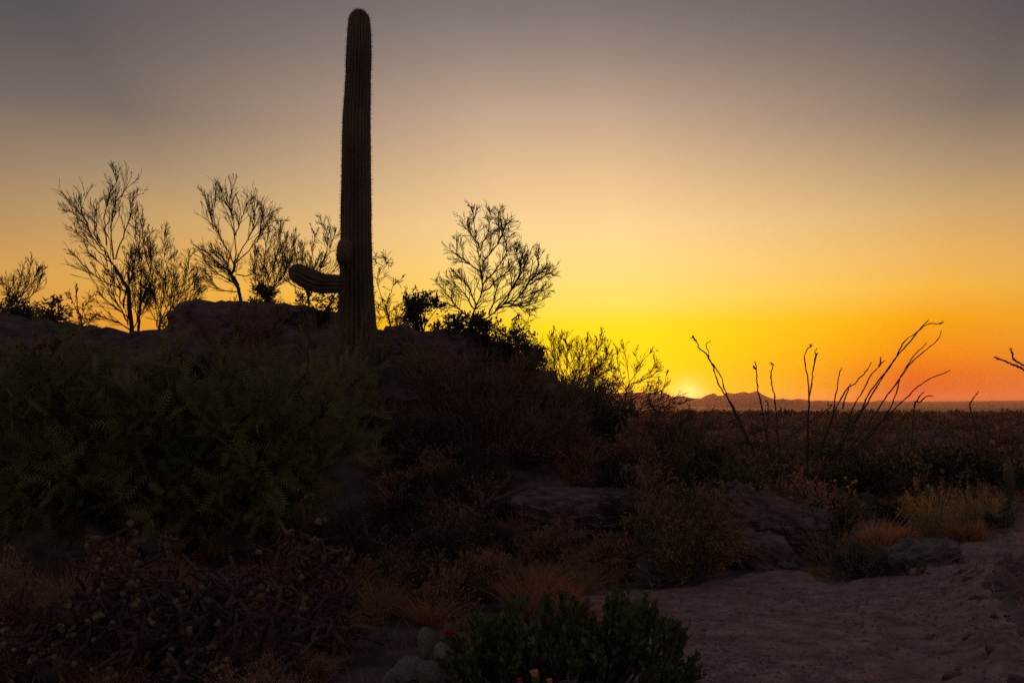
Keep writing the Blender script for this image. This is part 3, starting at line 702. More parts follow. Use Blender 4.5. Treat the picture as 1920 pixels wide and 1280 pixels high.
bare_tree('bare_shrub', 'dense fan of bare twigs against the left flank of the boulder', 18.4,
          Z1((880, 1005), (900, 930), (905, 860)),
          [Z1((905, 870), (860, 700), (840, 560), (840, 390)), Z1((905, 860), (920, 700), (870, 560)), Z1((905, 870), (930, 640), (925, 400)), Z1((905, 900), (970, 740), (975, 520)),
           Z1((910, 920), (1030, 720), (1065, 530)), Z1((910, 940), (1070, 780), (1110, 640)), Z1((900, 960), (840, 830), (800, 700)), Z1((900, 980), (960, 840), (1000, 640)), Z1((900, 990), (1010, 860), (1140, 740))],
          child=.55, dens=11, r0=.04, rl=.016, cat='bush')
bare_tree('palo_verde_tree', 'spreading bare tree growing behind the crest of the large boulder', 19.0,
          Z1((1370, 830), (1345, 740), (1310, 660), (1320, 580)),
          [Z1((1320, 600), (1260, 470), (1190, 350), (1148, 180)), Z1((1200, 390), (1190, 300), (1212, 195)), Z1((1320, 580), (1320, 400), (1300, 300), (1245, 180)), Z1((1315, 330), (1290, 250), (1305, 165)),
           Z1((1325, 570), (1400, 440), (1430, 320), (1427, 185)), Z1((1325, 580), (1430, 470), (1470, 370), (1465, 240)), Z1((1430, 460), (1490, 370), (1525, 310)), Z1((1315, 660), (1220, 570), (1120, 500)),
           Z1((1330, 700), (1250, 650), (1150, 560)), Z1((1325, 420), (1360, 330), (1390, 210)), Z1((1340, 740), (1220, 720), (1140, 600))],
          child=.62, dens=8, r0=.05, rl=.024, depth=.6)
bare_tree('bare_shrub', 'thicket of upright bare twigs between boulder and saguaro arm', 18.8,
          Z1((1500, 830), (1500, 770), (1505, 720)),
          [Z1((1500, 730), (1490, 560), (1520, 400)), Z1((1500, 730), (1550, 540), (1577, 350)), Z1((1505, 760), (1610, 600), (1615, 430)), Z1((1500, 760), (1430, 640), (1440, 520)), Z1((1505, 780), (1600, 650), (1660, 460)), Z1((1500, 790), (1570, 640), (1600, 500))],
          child=.55, dens=11, r0=.035, rl=.016, cat='bush')
bare_tree('bare_shrub', 'loose bare twigs reaching up beside the tall saguaro trunk', 17.8,
          Z1((1740, 830), (1735, 760), (1730, 700)),
          [Z1((1730, 710), (1700, 580), (1705, 470)), Z1((1730, 710), (1750, 560), (1770, 420)), Z1((1735, 700), (1830, 540), (1840, 430), (1822, 340)), Z1((1800, 610), (1860, 500), (1880, 415)), Z1((1735, 740), (1680, 620), (1650, 450)), Z1((1740, 740), (1860, 640), (1905, 590)), Z1((1740, 760), (1640, 640), (1600, 560))],
          child=.48, dens=8, r0=.03, rl=.016, cat='bush')
bare_tree('bare_shrub', 'bare thorny shrub at the far left end of the hill', 17.6,
          [(-6, 622), (-2, 585), (4, 565)],
          [Z1((5, 800), (60, 740), (20, 690), (-10, 660)), Z1((0, 830), (100, 720), (130, 580)), Z1((10, 840), (150, 720), (180, 545)), Z1((20, 860), (200, 740), (240, 610)), Z1((10, 820), (80, 690), (60, 680)), Z1((0, 860), (60, 770), (-40, 640)), Z1((20, 850), (180, 700), (215, 590))],
          child=.38, dens=9, r0=.03, rl=.014, cat='bush')
bare_tree('bare_shrub', 'sparse leggy shrub beside the round leafy bush on the hill', 17.4,
          Z1((470, 990), (460, 920), (440, 850)),
          [Z1((440, 860), (400, 780), (380, 740)), Z1((440, 850), (430, 770), (425, 710)), Z1((450, 900), (490, 800), (530, 750)), Z1((455, 930), (400, 880), (370, 900)), Z1((460, 950), (520, 900), (560, 880))],
          child=.22, dens=10, r0=.018, rl=.010, cat='bush')
# tree right of the saguaro, rooted on the slope in front
bare_tree('palo_verde_tree', 'bare tree leaning toward the sunset right of the tall saguaro', 13.2,
          [(928, 905), (925, 850), (917, 790), (908, 740), (893, 690), (880, 650), (877, 625)],
          [Z3((1130, 790), (1150, 700), (1190, 610), (1215, 520), (1200, 400), (1190, 260), (1160, 150), (1155, 80)), Z3((1205, 450), (1140, 400), (1075, 350), (1065, 255)), Z3((1195, 300), (1140, 220), (1128, 160)),
           Z3((1200, 330), (1250, 220), (1258, 110)), Z3((1215, 400), (1300, 280), (1305, 110)), Z3((1300, 290), (1335, 220), (1352, 160)), Z3((1215, 520), (1330, 380), (1360, 250)), Z3((1215, 560), (1380, 420), (1410, 310)),
           Z3((1215, 750), (1240, 700), (1330, 635), (1430, 560), (1520, 480), (1580, 400)), Z3((1340, 630), (1470, 580), (1585, 540)), Z3((1330, 635), (1420, 480), (1480, 350)), Z3((1290, 660), (1380, 540), (1430, 440), (1440, 340)),
           Z3((1350, 625), (1450, 640), (1550, 610)), Z3((1250, 690), (1290, 560), (1300, 440)), Z3((1170, 660), (1100, 560), (1010, 470)), Z3((1180, 640), (1130, 530), (1060, 450)), Z3((1300, 655), (1400, 640), (1480, 670)), Z3((1150, 720), (1050, 620), (950, 500)),
           Z3((1440, 560), (1520, 440), (1530, 360)), Z3((1480, 520), (1560, 470), (1600, 455)), Z3((1380, 720), (1420, 690), (1400, 740))],
          child=.36, dens=17, r0=.058, rl=.022, depth=.5, rt=.0032, spread=.6)
# shrubs down the right end of the hill, some with sunset glow painted on
bare_tree('bare_shrub', 'bushy bare shrub with sunset red painted into its twigs where the hill ends', 16.4,
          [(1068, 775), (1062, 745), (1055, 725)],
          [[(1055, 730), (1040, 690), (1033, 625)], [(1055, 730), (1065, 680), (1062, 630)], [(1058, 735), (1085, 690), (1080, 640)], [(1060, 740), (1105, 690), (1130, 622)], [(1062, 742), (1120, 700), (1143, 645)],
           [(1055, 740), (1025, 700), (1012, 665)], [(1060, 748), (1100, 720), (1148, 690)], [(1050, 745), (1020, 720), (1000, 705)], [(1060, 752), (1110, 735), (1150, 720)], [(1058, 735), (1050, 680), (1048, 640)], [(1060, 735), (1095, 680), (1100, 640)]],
          child=.42, dens=15, r0=.03, rl=.014, m='twig_glow_tint', cat='bush', rt=.0032, depth=.8)
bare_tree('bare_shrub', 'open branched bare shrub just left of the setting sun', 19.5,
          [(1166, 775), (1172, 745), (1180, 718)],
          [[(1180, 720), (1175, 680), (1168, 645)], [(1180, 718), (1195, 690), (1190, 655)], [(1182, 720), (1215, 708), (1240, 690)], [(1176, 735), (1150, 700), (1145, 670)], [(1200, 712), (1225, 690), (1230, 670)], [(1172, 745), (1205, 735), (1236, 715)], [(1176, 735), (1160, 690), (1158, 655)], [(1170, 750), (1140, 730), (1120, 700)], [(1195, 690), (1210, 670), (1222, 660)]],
          child=.36, dens=9, r0=.028, rl=.014, m='twig_glow_tint', cat='bush', rt=.0034)
bare_tree('bare_shrub', 'low bare twigs crossing the hazy mountains under the sun', 19.0,
          [(1180, 790), (1195, 772), (1205, 765)],
          [[(1200, 768), (1235, 755), (1250, 700)], [(1205, 766), (1245, 755), (1280, 738)], [(1200, 770), (1225, 745), (1232, 715)], [(1200, 772), (1240, 765), (1290, 752)], [(1195, 772), (1170, 755), (1140, 750)], [(1200, 770), (1210, 745), (1230, 735)], [(1195, 772), (1150, 762), (1110, 748)]],
          child=.34, dens=10, r0=.02, rl=.011, m='twig', cat='bush', rt=.0032)
bare_tree('bare_shrub', 'tangled shrub with a bare crooked limb at the foot of the slope', 14.5,
          [(1240, 890), (1245, 860), (1260, 842)],
          [[(1262, 848), (1290, 845), (1315, 828), (1345, 835), (1370, 850)], [(1250, 850), (1215, 800), (1180, 770)], [(1250, 855), (1240, 800), (1225, 765)], [(1255, 850), (1275, 800), (1290, 780)], [(1245, 865), (1190, 830), (1130, 800)], [(1255, 865), (1320, 850), (1390, 860)], [(1250, 860), (1300, 810), (1330, 800)], [(1245, 870), (1160, 850), (1100, 840)], [(1255, 870), (1310, 880), (1360, 900)]],
          child=.45, dens=13, r0=.035, rl=.017, m='twig_brown', basal=10, kids=(3, 4), cat='bush')
# wispy olive shrubs in front of the saguaro foot and the slope
bare_tree('wispy_shrub', 'wispy olive shrub veiling the foot of the tall saguaro', 12.6,
          [(655, 930), (652, 880), (655, 840)],
          [[(655, 850), (640, 740), (600, 640), (560, 560)], [(655, 850), (655, 720), (650, 600)], [(655, 850), (680, 740), (700, 620)], [(655, 860), (620, 760), (570, 680)], [(655, 860), (700, 780), (760, 700)], [(655, 880), (600, 800), (540, 740)], [(655, 850), (640, 700), (625, 590)], [(655, 850), (668, 700), (682, 580)], [(655, 880), (710, 820), (790, 760)], [(655, 860), (690, 720), (735, 640)]],
          child=.55, dens=5, basal=0, r0=.03, rl=.012, m='twig_olive', cat='bush', rt=.0026, up=.6, spread=.35)
bare_tree('woody_bush', 'large dark woody bush spreading under the leaning bare tree', 12.9,
          [(900, 930), (900, 890), (895, 860)],
          [[(897, 880), (850, 800), (790, 730)], [(897, 880), (870, 780), (830, 690)], [(898, 880), (890, 780), (880, 700)], [(900, 880), (930, 790), (960, 710)], [(900, 885), (960, 810), (1010, 740)], [(902, 890), (990, 850), (1070, 800)], [(902, 892), (1010, 870), (1100, 840)], [(897, 890), (820, 840), (740, 790)], [(900, 880), (950, 760), (1000, 690)], [(898, 880), (860, 760), (790, 680)], [(903, 895), (980, 885), (1120, 880)], [(897, 890), (830, 800), (760, 700)], [(902, 888), (1000, 800), (1060, 760)]],
          child=.78, dens=15, r0=.06, rl=.030, m='twig_brown', basal=14, kids=(3, 4), cat='bush', rt=.0026, up=.5, spread=.4)
bare_tree('wispy_shrub', 'dark twiggy shrub climbing the slope left of the saguaro', 13.4,
          [(470, 900), (470, 850), (465, 800)],
          [[(465, 810), (420, 700), (380, 620)], [(465, 810), (455, 690), (440, 590)], [(466, 810), (500, 690), (520, 590)], [(467, 815), (540, 710), (580, 620)], [(464, 820), (380, 740), (310, 660)], [(466, 810), (480, 680), (480, 580)], [(467, 820), (560, 750), (610, 680)]],
          child=.62, dens=13, r0=.03, rl=.012, m='twig_brown', basal=10, kids=(3, 4), cat='bush', rt=.0026, up=.5, spread=.4)

# broad leaved bushes along the crest
leafy_bush('leafy_bush', 'round leafy dark bush at the far left of the hilltop', 17.3, (12, 556, 124, 618), 1700, .042, lobes=8)
leafy_bush('leafy_bush', 'small leafy bush perched on top of the large boulder', 17.9, (448, 527, 518, 592), 900, .042, lobes=6)
leafy_bush('leafy_bush', 'leafy tangle below the stubby saguaro arm', 16.6, (535, 545, 650, 625), 1000, .044, lobes=8, gap=.6)
leafy_bush('leafy_bush', 'dense leafy bush between saguaro and leaning bare tree', 16.2, (744, 545, 832, 645), 1900, .042, lobes=10)
leafy_bush('leafy_bush', 'leafy bush wrapped around the leaning bare tree', 15.4, (834, 590, 946, 672), 1700, .042, lobes=9)
leafy_bush('leafy_bush', 'leafy bush sloping down the hill toward the sunset', 15.2, (930, 610, 1022, 720), 1500, .044, lobes=9)
bare_tree('bare_shrub', 'curly thorn twigs poking out right of the saguaro trunk', 15.6,
          [(735, 650), (730, 600), (722, 570)],
          [[(722, 575), (708, 530), (720, 495), (735, 495)], [(722, 580), (735, 540), (755, 520)], [(725, 590), (760, 560), (780, 540)], [(722, 580), (700, 560), (690, 530)], [(718, 500), (705, 490), (700, 484)], [(725, 600), (770, 590), (800, 570)], [(718, 505), (728, 488), (716, 480)]],
          child=.25, dens=10, r0=.022, rl=.010, cat='bush', spread=.8, wander=.3)

# ------------------------------------------------------------------ ocotillos
def ocotillo(label, D, base, canes, r=.02, buds=(), grp=None):
    b = P(*base, D); gz = H(b[0], D)
    root = thing('ocotillo', label, 'ocotillo', (b[0], D, gz), grp)
    ss_ = max(.4, D / 18)
    for ci, cn in enumerate(canes):
        dd = rng.uniform(-.9, .9)
        pts = np.array([P(x, y, D + dd * (1 - i / (len(cn) - 1))) for i, (x, y) in enumerate(cn)])   # tips first, base last
        if cn[-1][1] > base[1] - 30: pts[-1] = (b[0] + rng.normal() * .07, D + rng.normal() * .07, gz - .03)
        n = 40; ln = smooth_line(pts, n); ln[1:-1] += rng.normal(size=(n - 2, 3)) * .006
        mb = MB(); rad = r * np.interp(np.linspace(0, 1, n), [0, .06, .3, 1], [.45, .62, .85, 1.1]) * (1 + .13 * rng.normal(size=n))
        mb.tube(ln, rad, 6)
        for k in range(70):     # thorns
            t = rng.uniform(.02, .98) * (n - 1); i = int(t); q = ln[i]; d = norm(rng.normal(size=3)); s = norm(np.cross(d, rng.normal(size=3)))
            mb.add([q - s * .0025, q + s * .0025, q + d * (r + .010)], [[0, 1, 2]])
        cane = mb.obj('cane', M['ocotillo'], root)
        if ci in buds:
            f = MB(); d0 = norm(ln[0] - ln[2]); k = 40
            leaf_quads(f, ln[0] + rng.normal(size=(k, 3)) * r * .7 - d0 * rng.uniform(0, .10, (k, 1)), rng.normal(size=(k, 3)), np.tile(d0, (k, 1)) + rng.normal(size=(k, 3)) * .8, .026 * ss_, .010 * ss_)
            f.obj('flower_tip', M['redbud'], cane, origin=ORI[root.name], smooth=False, kind='stuff')
    return root
ocotillo('ocotillo with crossed forked canes leaning toward the setting sun', 21.0, (1470, 948),
         [Z4((1105, 280), (1132, 278), (1162, 320), (1160, 340), (1220, 390), (1250, 440), (1285, 490)) + [(1352, 706), (1360, 735), (1378, 775), (1415, 855), (1445, 905), (1470, 948)],
          Z4((1252, 297), (1220, 322), (1240, 385), (1240, 420), (1275, 490), (1290, 550)) + [(1350, 725), (1366, 748), (1384, 780), (1420, 858), (1448, 905), (1470, 948)],
          Z4((1125, 258), (1135, 282), (1150, 300)), Z5((45, 372), (58, 410), (62, 480), (68, 550), (88, 640)) + [(1440, 830), (1455, 890), (1470, 948)],
          Z5((38, 402), (48, 415), (58, 420)), Z5((145, 385), (160, 400), (145, 450), (150, 510), (165, 580), (174, 655)) + [(1460, 830), (1466, 890), (1470, 948)]], r=.015, buds=(5,))
ocotillo('wide ocotillo whose long canes all sweep away from the sun', 22.0, (1517, 928),
         [Z5((385, 275), (382, 290), (360, 305), (348, 370), (362, 450), (372, 540), (374, 640), (366, 760), (362, 920), (370, 1060)) + [(1517, 928)],
          Z5((425, 295), (408, 315), (415, 340), (402, 410), (390, 500), (378, 590), (372, 700), (370, 900), (372, 1060)) + [(1517, 928)],
          Z5((426, 325), (416, 342), (408, 370)),
          Z5((570, 412), (550, 470), (545, 530), (530, 600), (524, 658), (500, 760), (450, 900), (410, 1040)) + [(1517, 928)],
          Z5((750, 380), (735, 410), (690, 460), (640, 515), (605, 535), (560, 610), (520, 700), (470, 830), (410, 980), (390, 1060)) + [(1517, 928)],
          Z5((625, 508), (605, 560), (582, 620), (578, 660)) ,
          Z5((828, 368), (798, 402), (745, 460), (700, 550), (640, 650), (600, 760), (540, 900), (450, 1040)) + [(1517, 928)], Z5((802, 348), (803, 380), (795, 405)),
          Z5((1180, 140), (1140, 150), (1090, 150), (1040, 185), (1015, 215), (960, 280), (910, 335), (850, 420), (790, 490), (720, 600), (680, 690), (600, 820), (500, 960), (430, 1060)) + [(1517, 928)],
          Z5((1092, 128), (1060, 160), (1020, 200), (960, 245), (915, 310), (890, 360), (830, 445), (760, 560), (710, 650), (640, 750), (550, 900), (450, 1040)) + [(1517, 928)],
          Z5((1168, 192), (1160, 225), (1130, 262), (1060, 320), (990, 380), (940, 450), (900, 510), (850, 570), (790, 660), (700, 790), (600, 900), (470, 1050)) + [(1517, 928)],
          Z5((1082, 262), (1060, 285), (1000, 345), (950, 420), (920, 480), (905, 540), (880, 610), (855, 670), (760, 800), (640, 940), (480, 1060)) + [(1517, 928)],
          Z5((1222, 428), (1180, 450), (1110, 475), (1060, 505), (990, 560), (930, 620), (870, 680), (780, 760), (680, 870), (560, 990), (470, 1070)) + [(1517, 928)],
          Z5((770, 520), (720, 590), (690, 660), (620, 740), (580, 860), (470, 1040)) + [(1517, 928)]], r=.016, buds=(0, 8))
ocotillo('ocotillo with two bud tipped canes arching in from the right', 14.0, (2010, 940),
         [Z5((1488, 350), (1520, 362), (1570, 385), (1620, 405), (1670, 430), (1760, 500)) + [(1975, 800), (2010, 940)], Z5((1582, 296), (1595, 330), (1602, 360), (1640, 390), (1680, 410), (1780, 490)) + [(1980, 800), (2010, 940)],
          [(2030, 600), (2025, 700), (2015, 800), (2010, 940)], [(2100, 640), (2060, 740), (2030, 830), (2010, 940)]], r=.015, buds=(0, 1))
ocotillo('small far ocotillo with two forked canes on the plain edge', 60, (1708, 800),
         [Z5((1065, 560), (1045, 575), (1020, 615), (1005, 655)) + [(1708, 800)], Z5((1120, 582), (1080, 585), (1040, 620), (1008, 645)) + [(1708, 802)]], r=.045)
ocotillo('single bent ocotillo cane standing on the plain at the right', 46, (1838, 815),
         [Z5((1392, 555), (1365, 590), (1342, 625), (1342, 655)) + [(1825, 790), (1838, 815)], [(1837, 800), (1842, 840), (1845, 862)]], r=.034)
ocotillo('short far cane stump between the two ocotillos', 60, (1440, 800), [Z5((112, 608), (126, 625), (128, 655)) + [(1440, 800)], Z5((490, 610), (488, 640), (486, 660)) + [(1552, 790)]], r=.035)

# ------------------------------------------------------------------ prickly pears
def pad_mesh(name, seed, skin):
    mb = MB(); nu, nv = 18, 11; V = []
    for i in range(nv):
        ph = -math.pi / 2 + math.pi * i / (nv - 1)
        for j in range(nu):
            a = 2 * math.pi * j / nu
            x = math.cos(ph) * math.cos(a); y = math.cos(ph) * math.sin(a); z = math.sin(ph)
            wd = .5 * (0.62 + .38 * float(ss(-1.1, .35, z)))
            bend = .05 * math.sin(z * 1.7 + seed)
            V.append((x * wd * (1 + .05 * math.sin(3 * z + seed)), y * .075 + bend + .03 * x * x, .5 + z * .5))
    i = np.arange(nv - 1)[:, None]; j = np.arange(nu)[None]
    Q = np.stack([i * nu + j, i * nu + (j + 1) % nu, (i + 1) * nu + (j + 1) % nu, (i + 1) * nu + j], -1).reshape(-1, 4)
    mb.add(V, None, Q)
    g = np.random.default_rng(seed)
    for k in range(46):
        u = g.uniform(-1, 1); z = g.uniform(-.85, .97)
        if u * u + z * z > .95: u *= .8
        wd = .5 * (0.62 + .38 * float(ss(-1.1, .35, z))) * math.sqrt(max(0, 1 - z * z)); sd = 1 if k % 2 else -1
        p = np.array([u * wd, .05 * math.sin(z * 1.7 + seed) + sd * .07 * math.sqrt(max(0, 1 - u * u)) * math.sqrt(max(0.05, 1 - z * z)), .5 + z * .5])
        for q in range(3):
            d = norm(np.array([u * .8, sd * .8, z * .5]) + g.normal(size=3) * .5); s = norm(np.cross(d, g.normal(size=3))) * .006
            mb.add([p - s, p + s, p + d * g.uniform(.08, .2)], [[0, 1, 2]], m=1)
    return mb.mesh(name, [skin, M['spine']])
PADS = [pad_mesh('pad', s, M['pad']) for s in (1, 2, 3)]
PADP = [pad_mesh('pad', s, M['pad_pale']) for s in (4, 5)]

def bud_mesh(name, m, petals=True):
    mb = MB(); n = 8; k = 10; V = []
    for i in range(n):
        t = i / (n - 1); r = np.interp(t, [0, .2, .6, .9, 1], [.18, .30, .34, .30, .26])
        for j in range(k): a = 2 * math.pi * j / k; V.append((r * math.cos(a), r * math.sin(a), t * .7))
    i = np.arange(n - 1)[:, None]; j = np.arange(k)[None]
    mb.add(V, None, np.stack([i * k + j, i * k + (j + 1) % k, (i + 1) * k + (j + 1) % k, (i + 1) * k + j], -1).reshape(-1, 4), m=0)
    for q in range(14):
        a = q * 2.4; dr = np.array([[math.cos(a) * .25, math.sin(a) * .25, 1.]])
        leaf_quads(mb, np.array([[math.cos(a) * .2, math.sin(a) * .2, .55]]), np.array([[math.cos(a), math.sin(a), .1]]), dr, .55, .42, m=1)
    return mb.mesh(name, [M['pad'], m])
BUD = {'petal': bud_mesh('flower', M['petal']), 'magenta': bud_mesh('flower', M['magenta']), 'yellow': bud_mesh('flower', M['yellow'])}

def prickly_pear(label, D, pads, buds=(), pale=False, base=None, grp=None):
    """pads: (px, py of centre, width px, height px, lean deg, yaw deg)"""
    cx = np.mean([p[0] for p in pads]); x = X(cx, D); gz = H(x, D)
    root = thing('prickly_pear', label, 'cactus', (x, D, gz), grp)
    for i, (px, py, w, h, lean, yaw) in enumerate(pads):
        dd = rng.uniform(-.10, .10); c = P(px, py, D + dd); sw = w / FPX * D / max(.35, abs(math.cos(R(yaw)))); sh = h / FPX * D
        Mx = Matrix.Translation(c) @ Matrix.Rotation(R(yaw), 4, 'Z') @ Matrix.Rotation(R(lean), 4, 'Y') @ Matrix.Rotation(R(rng.uniform(-14, 14)), 4, 'X') @ Matrix.Diagonal((sw, (sw + sh) / 2, sh, 1)) @ Matrix.Translation((0, 0, -.5))
        inst('pad', (PADP if pale else PADS)[i % (2 if pale else 3)], root, Mx)
    for (px, py, s, kind) in buds:
        c = P(px, py, D - .05); sc_ = s / FPX * D
        inst('flower', BUD[kind], root, Matrix.Translation(c) @ Matrix.Rotation(rng.uniform(-.3, .3), 4, 'X') @ Matrix.Rotation(rng.uniform(-.3, .3), 4, 'Y') @ Matrix.Diagonal((sc_, sc_, sc_, 1)) @ Matrix.Translation((0, 0, -.5)))
    # woody foot that joins the lowest pads to the ground
    mb = MB(); low = sorted(pads, key=lambda p: -p[1])[:3]
    for (px, py, w, h, l, yw) in low:
        b = P(px, py + h * .35, D); g = np.array([x + (b[0] - x) * .5, D, H(x + (b[0] - x) * .5, D) - .04]); mb.tube(smooth_line([g, (g + b) / 2 + np.array([0, .02, 0]), b], 5), np.linspace(.05, .035, 5), 7)
    mb.obj('stem', M['bark'], root)
    return root
prickly_pear('large prickly pear mixed with the flowering shrub at the path edge', 9.12,
             [(1301, 990, 30, 38, 5, 20), (1331, 1010, 38, 34, 25, -10), (1325, 1044, 34, 42, -5, 10), (1203, 1002, 26, 46, -28, 40), (1243, 1030, 44, 44, -10, 0), (1267, 1036, 24, 46, 4, 55), (1243, 1063, 56, 40, -20, -15),
              (1264, 1078, 34, 36, 15, 25), (1295, 1034, 42, 52, 3, 15), (1222, 1018, 34, 44, -18, 30)])
prickly_pear('prickly pear clump behind the layered rock ledge', 13.2,
             [(1168, 881, 24, 30, -8, 10), (1195, 883, 21, 26, 4, -20), (1214, 897, 26, 28, 24, 10), (1190, 911, 28, 26, 5, 0), (1199, 921, 22, 24, 0, 40), (1165, 905, 24, 28, -15, 30), (1150, 897, 22, 26, -25, 45)], pale=True)
prickly_pear('pale spiny prickly pear between the cholla and the low leafy shrub', 5.6,
             [(798, 1206, 33, 64, -2, 12), (832, 1228, 44, 52, 18, -25), (768, 1258, 62, 56, -25, 15), (806, 1264, 54, 54, 5, -10), (738, 1272, 44, 44, -30, 30)],
             [(833, 1192, 20, 'magenta'), (846, 1194, 20, 'magenta')], pale=True)
prickly_pear('prickly pear with glowing flowers below the wide ocotillo', 15.5,
             [(1517, 934, 28, 30, -10, 10), (1545, 926, 14, 28, 18, 65), (1580, 928, 30, 32, -15, 0), (1605, 938, 16, 32, 12, 60), (1627, 938, 26, 28, 20, -15), (1560, 944, 30, 30, 0, 25), (1643, 962, 26, 26, 15, 10), (1618, 955, 28, 30, -5, 0)],
             [(1585, 899, 9, 'yellow'), (1598, 908, 9, 'yellow'), (1605, 905, 9, 'yellow'), (1590, 916, 9, 'yellow'), (1641, 952, 9, 'yellow')])
prickly_pear('prickly pear standing behind the rusty grass near the slab', 13.0,
             [(1763, 952, 30, 36, -5, 10), (1790, 946, 28, 34, 8, -20), (1745, 926, 24, 30, -4, 20), (1776, 974, 30, 34, 0, 0), (1800, 966, 24, 30, 20, 30)], [(1779, 962, 6, 'yellow'), (1759, 972, 6, 'yellow')])
prickly_pear('prickly pear at the foot of the young glowing saguaro', 13.5,
             [(1884, 966, 26, 36, -12, 30), (1901, 958, 18, 36, 4, 60), (1912, 984, 34, 34, 15, 0), (1890, 990, 32, 32, -5, 15), (1862, 990, 30, 28, -20, -10)])
prickly_pear('flowering prickly pear peeking above the bottom of the leafy shrub', 4.75,
             [(1003, 1318, 62, 70, 0, 5), (1068, 1308, 70, 72, 14, -15), (960, 1330, 56, 60, -18, 20)], [(1004, 1270, 24, 'petal'), (975, 1280, 16, 'magenta'), (1031, 1282, 17, 'petal')])

# ------------------------------------------------------------------ mesquite, foreground left
def feather_leaf(mb, pos, ax, L):
    """pinnate leaves: a rachis with pairs of narrow leaflets, one triangle each"""
    n = len(pos); a = ax / np.linalg.norm(ax, axis=1, keepdims=True)
    b = np.cross(a, rng.normal(size=(n, 3))); b /= np.linalg.norm(b, axis=1, keepdims=True)
    L = L[:, None]; V = []; k = 7
    for i in range(k):
        t = .12 + .85 * i / (k - 1)
        for s in (-1, 1):
            q = pos + a * L * t; l = L * .26 * (1 - .35 * t)
            V += [q - a * L * .045, q + a * L * .045, q + b * s * l + a * l * .85]
    V += [pos - b * L * .012, pos + b * L * .012, pos + a * L * 1.05]
    V = np.stack(V, 1); m = V.shape[1]
    mb.add(V.reshape(-1, 3), np.arange(n * m).reshape(-1, 3))

def mesquite():
    D = 9.6; bx, by = -3.4, D; gz = H(bx, by)
    root = thing('mesquite_bush', 'big feathery green mesquite bush covering the slope on the left', 'bush', (bx, by, gz))
    tb = MB()
    for s in ((-.25, .1), (.12, -.05), (.3, .2)):
        tb.tube(smooth_line([(bx + s[0] * .4, by + s[1], gz - .05), (bx + s[0], by + s[1], gz + .25), (bx + s[0] * 2.2, by + s[1] * 2, gz + .55)], 8), np.linspace(.06, .035, 8), 8)
    tb.obj('trunk', M['bark'], root)
    ends = [(30, 690), (100, 660), (200, 650), (300, 670), (400, 680), (480, 690), (560, 680), (620, 720), (640, 790), (610, 850), (560, 900), (480, 900), (380, 800), (280, 780), (160, 780), (60, 800), (-30, 740), (-40, 840), (60, 900), (200, 880), (320, 900), (440, 780), (520, 800), (360, 730), (130, 720), (20, 960), (120, 950), (300, 960), (420, 940), (520, 950), (250, 720), (450, 840), (600, 770), (-60, 700), (230, 830), (340, 850), (100, 850)]
    lf = MB(); cat = []
    for (px, py) in ends:
        e = P(px + rng.uniform(-15, 15), py + 42 - .2 * max(0, py - 720) + rng.uniform(-12, 12), D + rng.uniform(-.9, .7)); b = np.array([bx + np.clip(e[0] - bx, -.8, .8) * .5, by, gz + .35])
        ln = smooth_line([b, b + (e - b) * .5 + np.array([rng.normal() * .1, rng.normal() * .1, .15]), e], 10)
        mb = MB(); mb.tube(ln, np.linspace(.024, .006, 10), 5); tips = []
        for k in range(17):
            t = rng.uniform(.22, 1) * 9; i = min(int(t), 8); q = ln[i] + (ln[i + 1] - ln[i]) * (t - i); d0 = norm(ln[i + 1] - ln[i])
            grow(mb, q, d0 + .8 * rng.normal(size=3) + np.array([0, 0, .1]), rng.uniform(.26, .52), .007, 1, .05, .25, (4, 6), .7, .002, tips)
        mb.obj('branch', M['bark'], root)
        pos = []; ax = []
        for t in tips:
            for _ in range(3):
                u = rng.uniform(.1, 1) * 3; i = min(2, int(u)); q = t[i] + (t[i + 1] - t[i]) * (u - i); pos.append(q)
                ax.append(norm(t[-1] - t[0]) * .6 + rng.normal(size=3) * .55 + np.array([0, 0, .12]))
        feather_leaf(lf, np.array(pos), np.array(ax), rng.uniform(.13, .27, len(pos)))
        cat += [t[-1] for t in tips if rng.uniform() < .035]
    lf.obj('foliage', M['mesq'], root, smooth=False, kind='stuff')
    cm = MB()
    pts = smooth_line([(0, 0, 0), (.004, 0, -.03), (.012, 0, -.075)], 5); cm.tube(pts, [.003, .006, .007, .006, .002], 6)
    g = rdir(40, 0); leaf_quads(cm, np.array([pts[min(4, int(i / 8))] for i in range(40)]), rng.normal(size=(40, 3)), g, .012, .004)
    me = cm.mesh('catkin', M['catkin'])
    for c in cat[:60]:
        inst('catkin', me, root, Matrix.Translation(c) @ Matrix.Rotation(rng.uniform(0, 6), 4, 'Z') @ Matrix.Rotation(rng.uniform(-.8, .8), 4, 'Y') @ Matrix.Scale(rng.uniform(.9, 1.4), 4))
mesquite()

